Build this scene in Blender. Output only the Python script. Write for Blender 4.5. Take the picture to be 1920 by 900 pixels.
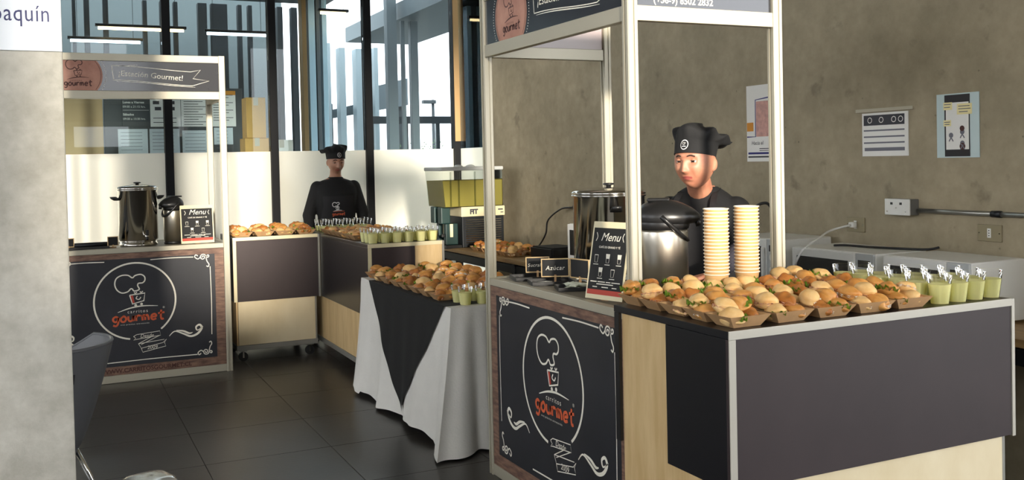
import bpy, bmesh, math, random
from mathutils import Vector, Matrix
random.seed(7)
PI = math.pi
S = bpy.context.scene
COL = S.collection
for o in list(bpy.data.objects): bpy.data.objects.remove(o)

# ------------------------------------------------------------------ camera
F_PX, CX, CY = 1819.5, 968.7, 343.5
YAW, PITCH, ROLL, CAMH = map(float, (25.653, 1.324, 1.233, 1.54))
def make_camera():
    ps, th, ro = map(math.radians, (YAW, PITCH, ROLL))
    fw = Vector((math.sin(ps)*math.cos(th), math.cos(ps)*math.cos(th), -math.sin(th)))
    rt = Vector((math.cos(ps), -math.sin(ps), 0)); up = rt.cross(fw)
    r2 = math.cos(ro)*rt - math.sin(ro)*up; u2 = math.cos(ro)*up + math.sin(ro)*rt
    cd = bpy.data.cameras.new('camera'); co = bpy.data.objects.new('camera', cd); COL.objects.link(co)
    m = Matrix((r2, u2, -fw)).transposed().to_4x4(); m.translation = Vector((0, 0, CAMH))
    co.matrix_world = m
    cd.sensor_width = 36; cd.sensor_fit = 'HORIZONTAL'; cd.lens = F_PX/1920*36
    cd.shift_x = (960-CX)/1920; cd.shift_y = (CY-450)/1920
    cd.clip_start = .05; cd.clip_end = 300
    S.camera = co
make_camera()

# ------------------------------------------------------------------ world, sun, exposure
def make_world():
    w = bpy.data.worlds.new('sky'); S.world = w; w.use_nodes = True
    nt = w.node_tree; bg = nt.nodes['Background']
    bg.inputs[0].default_value = (0.93, 0.96, 1.0, 1); bg.inputs[1].default_value = 2.6
make_world()
def make_sun():
    l = bpy.data.lights.new('sun', 'SUN'); l.energy = 3.5; l.color = (1.0, 0.91, 0.77); l.angle = math.radians(4.0)
    o = bpy.data.objects.new('sun', l); COL.objects.link(o)
    d = Vector((0.19, 1.0, -0.14)).normalized()
    o.rotation_euler = d.to_track_quat('-Z', 'Y').to_euler(); o.location = (-1, -8, 6)
make_sun()
S.view_settings.view_transform = 'Standard'; S.view_settings.look = 'None'
S.view_settings.gamma = 1; S.view_settings.use_curve_mapping = False
S.view_settings.exposure = 1.35

# ------------------------------------------------------------------ materials
def lin(c):
    if isinstance(c, str):
        c = tuple(int(c[i:i+2], 16)/255 for i in (0, 2, 4))
    return tuple((x/12.92 if x <= .04045 else ((x+.055)/1.055)**2.4) for x in c)
MATS = {}
def mat(name, col, rough=.5, metal=0, var=0, vscale=8, bump=0, bscale=60, col2=None, trans=0, coat=0, sss=0, spec=.5, emit=0, stretch=None, vcon=(.35, .65)):
    if name in MATS: return MATS[name]
    m = bpy.data.materials.new(name); m.use_nodes = True; MATS[name] = m
    nt = m.node_tree; N = nt.nodes; L = nt.links; b = N['Principled BSDF']
    c = (*lin(col), 1)
    b.inputs['Base Color'].default_value = c
    b.inputs['Roughness'].default_value = rough; b.inputs['Metallic'].default_value = metal
    b.inputs['Specular IOR Level'].default_value = spec
    if trans: b.inputs['Transmission Weight'].default_value = trans
    if coat: b.inputs['Coat Weight'].default_value = coat; b.inputs['Coat Roughness'].default_value = .12
    if sss: b.inputs['Subsurface Weight'].default_value = sss; b.inputs['Subsurface Radius'].default_value = (.02, .01, .006); b.inputs['Subsurface Scale'].default_value = .5
    if emit: b.inputs['Emission Color'].default_value = c; b.inputs['Emission Strength'].default_value = emit
    if var or col2 or bump:
        tc = N.new('ShaderNodeTexCoord'); mp = N.new('ShaderNodeMapping'); L.new(tc.outputs['Object'], mp.inputs[0])
        if stretch: mp.inputs['Scale'].default_value = stretch
    if var or col2:
        n = N.new('ShaderNodeTexNoise'); n.inputs['Scale'].default_value = vscale; n.inputs['Detail'].default_value = 6
        n.inputs['Roughness'].default_value = .6
        L.new(mp.outputs[0], n.inputs['Vector'])
        r = N.new('ShaderNodeValToRGB'); L.new(n.outputs[0], r.inputs[0])
        c2 = (*lin(col2), 1) if col2 else tuple(x*(1-var) for x in c[:3])+(1,)
        r.color_ramp.elements[0].position = vcon[0]; r.color_ramp.elements[1].position = vcon[1]
        r.color_ramp.elements[0].color = c2; r.color_ramp.elements[1].color = c
        L.new(r.outputs[0], b.inputs['Base Color'])
    if bump:
        n2 = N.new('ShaderNodeTexNoise'); n2.inputs['Scale'].default_value = bscale; n2.inputs['Detail'].default_value = 5
        L.new(mp.outputs[0], n2.inputs['Vector'])
        bp = N.new('ShaderNodeBump'); bp.inputs['Strength'].default_value = bump; bp.inputs['Distance'].default_value = .01
        L.new(n2.outputs[0], bp.inputs['Height']); L.new(bp.outputs[0], b.inputs['Normal'])
    return m

def concrete(name, base, dark, scale=1.2):
    m = bpy.data.materials.new(name); m.use_nodes = True; MATS[name] = m
    nt = m.node_tree; N = nt.nodes; L = nt.links; b = N['Principled BSDF']; b.inputs['Roughness'].default_value = .72
    tc = N.new('ShaderNodeTexCoord')
    def noise(s, d=8, r=.65):
        n = N.new('ShaderNodeTexNoise'); n.inputs['Scale'].default_value = s; n.inputs['Detail'].default_value = d; n.inputs['Roughness'].default_value = r
        L.new(tc.outputs['Object'], n.inputs['Vector']); return n
    def ramp(src, p0, p1, c0, c1):
        r = N.new('ShaderNodeValToRGB'); L.new(src, r.inputs[0]); e = r.color_ramp.elements
        e[0].position = p0; e[1].position = p1; e[0].color = c0; e[1].color = c1; return r
    def mixc(kind, f, a, c):
        x = N.new('ShaderNodeMix'); x.data_type = 'RGBA'; x.blend_type = kind
        if isinstance(f, float): x.inputs[0].default_value = f
        else: L.new(f, x.inputs[0])
        L.new(a, x.inputs[6])
        if isinstance(c, tuple): x.inputs[7].default_value = c
        else: L.new(c, x.inputs[7])
        return x.outputs[2]
    a = ramp(noise(scale).outputs[0], .32, .68, (*lin(dark), 1), (*lin(base), 1)).outputs[0]
    f = ramp(noise(scale*9, 6).outputs[0], .3, .7, (.78, .77, .74, 1), (1.08, 1.08, 1.08, 1)).outputs[0]
    a = mixc('MULTIPLY', .8, a, f)
    # small voids in the cast surface
    v = N.new('ShaderNodeTexVoronoi'); v.inputs['Scale'].default_value = 9; v.inputs['Randomness'].default_value = 1
    L.new(tc.outputs['Object'], v.inputs['Vector'])
    hole = ramp(v.outputs['Distance'], .035, .075, (1, 1, 1, 1), (0, 0, 0, 1)).outputs[0]
    sel = ramp(noise(1.7, 2).outputs[0], .52, .58, (0, 0, 0, 1), (1, 1, 1, 1)).outputs[0]
    mm = N.new('ShaderNodeMath'); mm.operation = 'MULTIPLY'; L.new(hole, mm.inputs[0]); L.new(sel, mm.inputs[1])
    a = mixc('MIX', mm.outputs[0], a, tuple(x*.45 for x in lin(dark))+(1,))
    # larger smudges
    sm = ramp(noise(5.5, 4, .55).outputs[0], .63, .72, (0, 0, 0, 1), (.6, .6, .6, 1)).outputs[0]
    a = mixc('MIX', sm, a, tuple(x*.6 for x in lin(dark))+(1,))
    L.new(a, b.inputs['Base Color'])
    bp = N.new('ShaderNodeBump'); bp.inputs['Strength'].default_value = .25; bp.inputs['Distance'].default_value = .01
    L.new(noise(scale*14).outputs[0], bp.inputs['Height']); L.new(bp.outputs[0], b.inputs['Normal'])
    return m

def glassy(name, tint=(.95, .97, .98), gloss=.9, rough=.02, ior=1.45):
    m = bpy.data.materials.new(name); m.use_nodes = True; MATS[name] = m
    nt = m.node_tree; N = nt.nodes; L = nt.links; N.remove(N['Principled BSDF']); out = N['Material Output']
    t = N.new('ShaderNodeBsdfTransparent'); t.inputs[0].default_value = (*tint, 1)
    g = N.new('ShaderNodeBsdfGlossy'); g.inputs['Roughness'].default_value = rough; g.inputs[0].default_value = (gloss, gloss, gloss, 1)
    fr = N.new('ShaderNodeFresnel'); fr.inputs[0].default_value = ior
    mx = N.new('ShaderNodeMixShader'); L.new(fr.outputs[0], mx.inputs[0]); L.new(t.outputs[0], mx.inputs[1]); L.new(g.outputs[0], mx.inputs[2])
    L.new(mx.outputs[0], out.inputs[0]); return m

def translucent(name, col, mixf=.5, gloss=.04):
    m = bpy.data.materials.new(name); m.use_nodes = True; MATS[name] = m
    nt = m.node_tree; N = nt.nodes; L = nt.links; N.remove(N['Principled BSDF']); out = N['Material Output']
    c = (*lin(col), 1)
    d = N.new('ShaderNodeBsdfDiffuse'); d.inputs[0].default_value = c
    t = N.new('ShaderNodeBsdfTranslucent'); t.inputs[0].default_value = c
    g = N.new('ShaderNodeBsdfGlossy'); g.inputs['Roughness'].default_value = .15
    a = N.new('ShaderNodeMixShader'); a.inputs[0].default_value = mixf; L.new(d.outputs[0], a.inputs[1]); L.new(t.outputs[0], a.inputs[2])
    b = N.new('ShaderNodeMixShader'); b.inputs[0].default_value = gloss; L.new(a.outputs[0], b.inputs[1]); L.new(g.outputs[0], b.inputs[2])
    L.new(b.outputs[0], out.inputs[0]); return m

concrete('concrete_wall', 'ab9e84', '8d826a', 1.1)
concrete('concrete_pillar', 'c6c2b7', 'a8a498', 2.3)
mat('floor_tile', '3b3834', .34, var=.25, vscale=3, bump=.04, bscale=40)
mat('grout', '1b1a18', .8)
mat('ceiling', 'b0a895', .8)
mat('alu', 'b3ad9b', .36, metal=.3)
mat('groove', '6d6f74', .5, metal=.4)
mat('chalkboard', '23242c', .45, var=.3, vscale=4, coat=.25)
mat('chalk', 'e9e4d6', .7)
mat('orange_print', 'd9623a', .6, var=.2, vscale=30)
mat('red_print', 'b8402f', .6)
mat('old_wood', '8a6a58', .6, col2='5b4238', vscale=14, stretch=(1, 1, 5), bump=.1)
mat('leather', 'b98874', .5, col2='9c6a5a', vscale=6)
mat('leather_dark', '4a2620', .6)
mat('fascia_print', '26272d', .22, coat=.5, var=.15, vscale=3)
mat('fascia_glare', 'b9a9a8', .3, coat=.3)
mat('counter_top', '857c6a', .35, var=.1, vscale=10)
mat('black_melamine', '17161a', .3, var=.15, vscale=3)
mat('dark_laminate', '3a3031', .5, col2='342b2c', vscale=2.5, spec=.3)
mat('maple', 'd5b98a', .45, col2='c4a574', vscale=5, stretch=(4, 4, .6))
mat('maple_light', 'e3d4b2', .45, col2='d8c69f', vscale=4, stretch=(1, 1, .6))
mat('edge_trim', 'b3aea2', .45, metal=.2)
mat('cream_trim', 'd8cda8', .45)
mat('rail_grey', '8f8d86', .45, metal=.4)
mat('rubber', '141414', .6)
mat('steel', 'c9c6c0', .12, metal=1)
mat('brushed_steel', 'd6d0c4', .33, metal=1, bump=.03, bscale=300, stretch=(1, 1, .02))
mat('black_plastic', '1b1b1c', .35)
mat('black_matte', '121213', .7)
mat('white_plastic', 'e3e2dc', .35)
mat('grey_plastic', 'b9bcbb', .4)
mat('white_cloth', 'd9d6cf', .85, bump=.15, bscale=90, var=.06, vscale=6)
mat('black_cloth', '131313', .9, bump=.12, bscale=150)
mat('table_wood', 'b0905f', .4, col2='8d6f45', vscale=5, stretch=(6, .5, 6))
mat('dark_metal', '23262a', .45, metal=.5)
mat('paper', 'e8e6e0', .75)
mat('kraft', 'b08a60', .7, var=.15, vscale=20)
mat('kraft_in', 'c9a577', .7, var=.1, vscale=20)
mat('paper_cup', 'cda26a', .6, var=.1, vscale=12)
mat('paper_cup_rim', 'f2e6cf', .5)
mat('bread_pale', 'e8c58c', .6, col2='d6a765', vscale=22, bump=.05, bscale=80, sss=.1)
mat('bread_gold', 'd9a259', .5, col2='b97a38', vscale=20, bump=.06, bscale=80, sss=.1)
mat('bread_brown', 'c07f3f', .45, col2='95571f', vscale=22, bump=.08, bscale=70, sss=.1)
mat('lettuce', '8fb03a', .5, col2='5f8a22', vscale=60, sss=.1)
mat('ham', 'e3b3a0', .5, var=.15, vscale=40)
mat('cream_filling', 'f1ede4', .6)
mat('skin_a', 'bf866a', .5, col2='ac7159', vscale=14, sss=.15, bump=.02, bscale=200)
mat('skin_b', 'b98a72', .5, col2='a97860', vscale=14, sss=.15)
mat('lips', '9c5049', .45)
mat('eye_white', 'b5aca4', .3)
mat('iris', '20130d', .55, spec=.2)
mat('brow', '3a281f', .8)
mat('hair', '1c1512', .5)
mat('black_fabric', '0f0f11', .85, bump=.1, bscale=120)
mat('apron_fabric', '151417', .75, bump=.1, bscale=200)
mat('sleeve_fabric', '3b3842', .85, bump=.1, bscale=120)
mat('badge_white', 'dedede', .6)
mat('sign_white', 'e9edf2', .4)
mat('sign_blue', '2b2e63', .5)
mat('print_blue', '2e2f73', .6)
mat('print_grey', '6f6f78', .7)
mat('print_dark', '3c3c42', .7)
mat('print_orange', 'd08a25', .6)
mat('print_pink', 'd8a59a', .7, col2='b88f86', vscale=30)
mat('print_teal', 'c2d3d3', .6)
mat('print_cream', 'ecdfa5', .6)
mat('phone_black', '1d1a1e', .5)
mat('tape', 'b5ad98', .3)
mat('plate_tan', '8f8468', .45)
mat('conduit', '9b9a94', .3, metal=.8)
mat('box_grey', '6b6a66', .5)
mat('chair_grey', '58595c', .5)
mat('chrome', 'd5d5d5', .08, metal=1)
mat('mullion', '101114', .6, spec=.2)
mat('mullion_reflection', 'b7915f', .5)
mat('cardboard', 'd0a35c', .7, var=.1, vscale=8)
mat('out_grey', '5d666b', .6)
mat('out_dark', '34393d', .6)
mat('out_pale', '8f9ba0', .6)
mat('annex_grey', '6c7678', .7)
mat('out_white', 'c5ced2', .7)
mat('out_blue', 'b8d8e8', .4)
mat('out_brown', '8c7047', .5)
mat('beige_wall', 'b59a72', .7)
mat('terrace', '8b8b86', .8)
mat('board_dark', '3a3d40', .5)
mat('leaf', '4c6a3a', .6)
mat('sugar_paper', 'e6ead9', .7)
mat('teal_plastic', '16312f', .4)
mat('silver_wrap', 'c8c8c4', .15, metal=.6, bump=.5, bscale=18)
mat('lamp_warm', 'ffd9a0', emit=9)
mat('lamp_cool', 'e6f4ff', emit=7)
glassy('window_glass', (.74, .79, .80), .8, 0, 1.35)
glassy('clear_plastic', (.985, .985, .98), 1, .04, 1.32)
glassy('tank_plastic', (.80, .82, .80), 1, .05, 1.4)
translucent('frosted', 'f4f3ea', .5)
translucent('lemonade', 'fffcc4', .4, .03)
translucent('lemonade_tank', 'c2b562', .45, .05)

# ------------------------------------------------------------------ mesh builder
class MB:
    def __init__(s): s.v = []; s.f = []; s.mi = []; s.cur = 0
    def add(s, vs, fs):
        n = len(s.v); s.v += [tuple(p) for p in vs]
        for f in fs: s.f.append(tuple(i+n for i in f)); s.mi.append(s.cur)
        return s
    def box(s, x0, y0, z0, x1, y1, z1):
        vs = [(x, y, z) for z in (z0, z1) for y in (y0, y1) for x in (x0, x1)]
        return s.add(vs, [(0, 2, 3, 1), (4, 5, 7, 6), (0, 1, 5, 4), (1, 3, 7, 5), (3, 2, 6, 7), (2, 0, 4, 6)])
    def rbox(s, x0, y0, z0, x1, y1, z1, b=.003):
        b = min(b, abs(x1-x0)*.45, abs(y1-y0)*.45, abs(z1-z0)*.45)
        bm = bmesh.new(); bmesh.ops.create_cube(bm, size=1)
        for v in bm.verts:
            v.co = ((x0+x1)/2+v.co.x*(x1-x0), (y0+y1)/2+v.co.y*(y1-y0), (z0+z1)/2+v.co.z*(z1-z0))
        bmesh.ops.bevel(bm, geom=bm.edges[:], offset=b, segments=2, affect='EDGES', profile=.5)
        bm.verts.index_update(); s.add([v.co[:] for v in bm.verts], [[v.index for v in f.verts] for f in bm.faces]); bm.free(); return s
    def lathe(s, prof, n=24, c=(0, 0, 0), cap=True, fn=None):
        vs = []; fs = []
        for r, z in prof:
            for i in range(n):
                a = 2*PI*i/n; rr = fn(r, z, a) if fn else r
                vs.append((c[0]+rr*math.cos(a), c[1]+rr*math.sin(a), c[2]+z))
        for k in range(len(prof)-1):
            for i in range(n):
                j = (i+1) % n; fs.append((k*n+i, k*n+j, (k+1)*n+j, (k+1)*n+i))
        if cap: fs.append(tuple(range(n-1, -1, -1))); fs.append(tuple((len(prof)-1)*n+i for i in range(n)))
        return s.add(vs, fs)
    def tube(s, pts, r, n=8, cap=True):
        pts = [Vector(p) for p in pts]; R = r if isinstance(r, (list, tuple)) else [r]*len(pts)
        vs = []; fs = []; t0 = (pts[1]-pts[0]).normalized()
        up = Vector((0, 0, 1)) if abs(t0.z) < .9 else Vector((1, 0, 0)); nrm = t0.cross(up).normalized()
        for i, p in enumerate(pts):
            t = (pts[min(i+1, len(pts)-1)]-pts[max(i-1, 0)]).normalized()
            nrm = (nrm-t*nrm.dot(t)).normalized(); b = t.cross(nrm)
            for k in range(n):
                a = 2*PI*k/n; vs.append(p+(nrm*math.cos(a)+b*math.sin(a))*R[i])
        for i in range(len(pts)-1):
            for k in range(n):
                j = (k+1) % n; fs.append((i*n+k, i*n+j, (i+1)*n+j, (i+1)*n+k))
        if cap: fs.append(tuple(range(n-1, -1, -1))); fs.append(tuple((len(pts)-1)*n+k for k in range(n)))
        return s.add(vs, fs)
    def ball(s, c, rx, ry=None, rz=None, nu=16, nv=10, fn=None):
        ry = ry or rx; rz = rz or rx; vs = []; fs = []
        for j in range(1, nv):
            ph = PI*j/nv
            for i in range(nu):
                a = 2*PI*i/nu; p = Vector((math.sin(ph)*math.cos(a), math.sin(ph)*math.sin(a), math.cos(ph)))
                q = Vector((p.x*rx, p.y*ry, p.z*rz))
                if fn: q = fn(p, q)
                vs.append(Vector(c)+q)
        t = Vector((0, 0, rz)); bt = Vector((0, 0, -rz))
        if fn: t = fn(Vector((0, 0, 1)), t); bt = fn(Vector((0, 0, -1)), bt)
        vs += [Vector(c)+t, Vector(c)+bt]; T = len(vs)-2
        for j in range(nv-2):
            for i in range(nu):
                k = (i+1) % nu; fs.append((j*nu+i, (j+1)*nu+i, (j+1)*nu+k, j*nu+k))
        for i in range(nu):
            k = (i+1) % nu; fs.append((T, i, k)); fs.append((T+1, (nv-2)*nu+k, (nv-2)*nu+i))
        return s.add(vs, fs)
    def capsule(s, a, b, ra, rb, n=12):
        a = Vector(a); b = Vector(b); d = (b-a).normalized(); pts = []; R = []
        for k in range(5):
            t = -PI/2+PI/2*k/4; pts.append(a+d*ra*math.sin(t)); R.append(max(ra*math.cos(t), .0008))
        for k in range(5):
            t = PI/2*k/4; pts.append(b+d*rb*math.sin(t)); R.append(max(rb*math.cos(t), .0008))
        return s.tube(pts, R, n)
    def loft(s, secs, n=28, power=2.4):
        vs = []; fs = []
        for z, cx, cy, hw, hd in secs:
            for i in range(n):
                a = 2*PI*i/n; ca, sa = math.cos(a), math.sin(a)
                vs.append((cx+hw*math.copysign(abs(ca)**(2/power), ca), cy+hd*math.copysign(abs(sa)**(2/power), sa), z))
        for k in range(len(secs)-1):
            for i in range(n):
                j = (i+1) % n; fs.append((k*n+i, k*n+j, (k+1)*n+j, (k+1)*n+i))
        fs.append(tuple(range(n-1, -1, -1))); fs.append(tuple((len(secs)-1)*n+i for i in range(n)))
        return s.add(vs, fs)
    def grid(s, fn, nu, nv, close_u=False):
        vs = [fn(i/nu, j/nv) for j in range(nv+1) for i in range(nu+(0 if close_u else 1))]; w = nu if close_u else nu+1
        fs = []
        for j in range(nv):
            for i in range(nu):
                k = (i+1) % w; fs.append((j*w+i, j*w+k, (j+1)*w+k, (j+1)*w+i))
        return s.add(vs, fs)
    def stroke(s, pts, w, mp, smooth=True, closed=False, taper=False):
        # flat printed line through 2D points, mapped to 3D with mp(u, v)
        P = [Vector((p[0], p[1])) for p in pts]
        if smooth and len(P) > 2:
            Q = []; n = len(P)
            for i in range(n if closed else n-1):
                p0 = P[(i-1) % n] if closed or i > 0 else P[i]; p1 = P[i]; p2 = P[(i+1) % n]
                p3 = P[(i+2) % n] if closed or i+2 < n else P[(i+1) % n]
                for k in range(5):
                    t = k/5
                    Q.append(.5*((2*p1)+(p2-p0)*t+(2*p0-5*p1+4*p2-p3)*t*t+(3*p1-p0-3*p2+p3)*t*t*t))
            if not closed: Q.append(P[-1])
            P = Q
        n = len(P); vs = []
        for i in range(n):
            a = P[(i-1) % n] if closed or i > 0 else P[i]; b = P[(i+1) % n] if closed or i < n-1 else P[i]
            d = b-a; d = d.normalized() if d.length > 1e-9 else Vector((1, 0)); nn = Vector((-d.y, d.x))
            ww = w*.5
            if taper: ww *= .25+.75*math.sin(PI*min(max(i/(n-1), .02), .98))
            for sg in (1, -1):
                q = P[i]+nn*ww*sg; vs.append(mp(q.x, q.y))
        fs = []
        for i in range(n if closed else n-1):
            j = (i+1) % n; fs.append((2*i, 2*i+1, 2*j+1, 2*j))
        return s.add(vs, fs)
    def poly(s, pts, mp): return s.add([mp(*p) for p in pts], [tuple(range(len(pts)))])
    def disc(s, c, r, mp, n=20): return s.poly([(c[0]+r*math.cos(2*PI*i/n), c[1]+r*math.sin(2*PI*i/n)) for i in range(n)], mp)
    def mesh(s, name, mats, smooth=False):
        me = bpy.data.meshes.new(name); me.from_pydata(s.v, [], s.f)
        for m in (mats if isinstance(mats, (list, tuple)) else [mats]):
            me.materials.append(MATS[m])
        if isinstance(mats, (list, tuple)): me.polygons.foreach_set('material_index', s.mi)
        if smooth:
            me.polygons.foreach_set('use_smooth', [True]*len(me.polygons))
        me.update(); return me
    def build(s, name, mats, parent=None, smooth=False, loc=None, rot=None):
        return link(name, s.mesh(name, mats, smooth), parent, loc, rot)

def link(name, data, parent=None, loc=None, rot=None):
    o = bpy.data.objects.new(name, data); COL.objects.link(o)
    if parent: o.parent = parent
    if loc: o.location = loc
    if rot: o.rotation_euler = rot
    return o
def tag(o, label=None, cat=None, group=None, kind=None):
    if label: o['label'] = label
    if cat: o['category'] = cat
    if group: o['group'] = group
    if kind: o['kind'] = kind
    return o
def thing(name, label, cat, loc=(0, 0, 0), rz=0, group=None):
    return tag(link(name, None, None, loc, (0, 0, rz)), label, cat, group)
def struct(o): o['kind'] = 'structure'; return o
def autosmooth(o, ang=35):
    me = o.data; me.polygons.foreach_set('use_smooth', [True]*len(me.polygons))
    try: me.set_sharp_from_angle(angle=math.radians(ang))
    except Exception: pass
    return o
def copy_tree(o, parent=None):
    c = o.copy(); COL.objects.link(c); c.parent = parent
    for ch in list(o.children): copy_tree(ch, c)
    return c

_txt = {}
def text2d(body, size=1, shear=0, bold=0, align='LEFT', spacing=1):
    key = (body, size, shear, bold, align, spacing)
    if key in _txt: return _txt[key]
    cu = bpy.data.curves.new('t', 'FONT'); cu.body = body; cu.size = size; cu.shear = shear; cu.offset = bold; cu.align_x = align
    cu.space_character = spacing; cu.resolution_u = 3
    o = bpy.data.objects.new('t', cu); COL.objects.link(o)
    dg = bpy.context.evaluated_depsgraph_get(); dg.update()
    me = bpy.data.meshes.new_from_object(o.evaluated_get(dg))
    r = ([v.co[:2] for v in me.vertices], [tuple(p.vertices) for p in me.polygons])
    bpy.data.objects.remove(o); bpy.data.curves.remove(cu); bpy.data.meshes.remove(me)
    _txt[key] = r; return r
def addtext(mb, body, size, mp, at=(0, 0), **k):
    vs, fs = text2d(body, size, **k)
    return mb.add([mp(at[0]+x, at[1]+y) for x, y in vs], fs)
def textwidth(body, size, **k):
    vs, _ = text2d(body, size, **k); return max(v[0] for v in vs)-min(v[0] for v in vs)

def remeshed(mb, voxel, smooth_it=4, name='body', mats=('skin_a',)):
    me = mb.mesh('tmp', 'skin_a'); o = bpy.data.objects.new('tmp', me); COL.objects.link(o)
    m = o.modifiers.new('r', 'REMESH'); m.mode = 'VOXEL'; m.voxel_size = voxel
    if smooth_it:
        sm = o.modifiers.new('s', 'SMOOTH'); sm.factor = .5; sm.iterations = smooth_it
    dg = bpy.context.evaluated_depsgraph_get(); dg.update()
    r = bpy.data.meshes.new_from_object(o.evaluated_get(dg)); r.name = name
    bpy.data.objects.remove(o); bpy.data.meshes.remove(me)
    r.materials.clear()
    for k in mats: r.materials.append(MATS[k])
    r.polygons.foreach_set('use_smooth', [True]*len(r.polygons)); r.polygons.foreach_set('material_index', [0]*len(r.polygons))
    return r

# ------------------------------------------------------------------ the setting
def make_setting():
    fl = struct(MB().box(-7, -4, -.2, 4.4, 10.06, -.004).build('floor', 'grout'))
    me = MB().rbox(.0015, .0015, -.02, .661, .6585, 0, .0015).mesh('tile', 'floor_tile')
    for i in range(-4, 6):
        for j in range(-5, 8):
            x = .6785+.6625*i; y = 5.208+.66*j
            if x > 3.98 or y > 9.95: continue
            if x+.6625 > 4.0 or y+.66 > 10.0:
                link('tile', MB().rbox(.0015, .0015, -.02, min(.661, 3.999-x), min(.6585, 9.99-y), 0, .0015).mesh('tile', 'floor_tile'), fl, (x, y, 0))
            else: link('tile', me, fl, (x, y, 0))
    struct(MB().box(4.0, 1.9, -.1, 4.4, 9.12, 4.4).build('wall_right', 'concrete_wall'))
    struct(MB().box(-7, -4, 4.4, 9, 10.06, 4.6).build('ceiling', 'ceiling'))
    struct(MB().rbox(-.66, 3.4, 0, .0465, 3.9, 4.399, .006).build('wall_pillar', 'concrete_pillar'))
    # unseen wall added behind the camera; piers and sills shape the sun patches
    back = MB()
    for a, b in ((-7, -6.6), (-2.1, -1.3), (-.5, .5), (1.65, 4.4)): back.box(a, -4, -.1, b, -3.7, 4.39)
    back.box(-7, -4, -.1, -.5, -3.7, 2.2); back.box(-.5, -4, -.1, 1.85, -3.7, 2.05)
    struct(back.build('wall_back_sun_mask', 'concrete_wall'))
    wl = MB()  # unseen left wall, its sill raised to hold back side light
    for y in (-4, -.6, 2.8, 6.2, 9.6): wl.box(-7.2, y, -.1, -7, y+.4, 4.39)
    wl.box(-7.2, -4, -.1, -7, 10, 1.9)
    struct(wl.build('wall_left', 'concrete_wall'))
    struct(MB().box(-40, -40, -.3, 40, 10.07, -.21).build('ground', 'terrace'))

def make_glazing():
    Y = 10.0
    w = struct(link('window_1', None, None, (0, Y, 0)))
    mx = [-1.96, -.96, .05, 1.05, 2.065, 3.065, 4.07]
    mm = MB().rbox(-.038, -.06, .0, .038, .06, 4.395, .004).mesh('mullion', 'mullion')
    for x in mx: link('mullion', mm, w, (x, 0, 0))
    for a, b in zip(mx[:-1], mx[1:]):
        MB().box(a+.039, -.004, 1.69, b-.039, .004, 4.39).build('pane', 'window_glass', w)
        MB().box(a+.039, -.006, .06, b-.039, .004, 1.688).build('frosted_panel', 'frosted', w)
        MB().rbox(a+.039, -.03, .0, b-.039, .03, .058, .003).build('bottom_rail', 'mullion', w)
    MB().rbox(4.035, -.068, 1.77, 4.105, -.0605, 4.39, .002).build('reflection_strip', 'mullion_reflection', w)  # tan strip: a reflection on the corner mullion put into colour
    w2 = struct(link('window_2', None, None, (4.1, 9.12, 0)))
    MB().box(-.004, .01, 1.69, .004, .81, 4.39).build('pane', 'window_glass', w2)
    MB().box(-.006, .01, .01, .004, .81, 1.688).build('frosted_panel', 'frosted', w2)
    for x in (-7, ):
        wl = struct(link('window_3', None, None, (0, Y, 0)))
        MB().box(-6.99, -.1, 0, -1.999, .1, 4.39).build('blind_panel', 'out_grey', wl)

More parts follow.
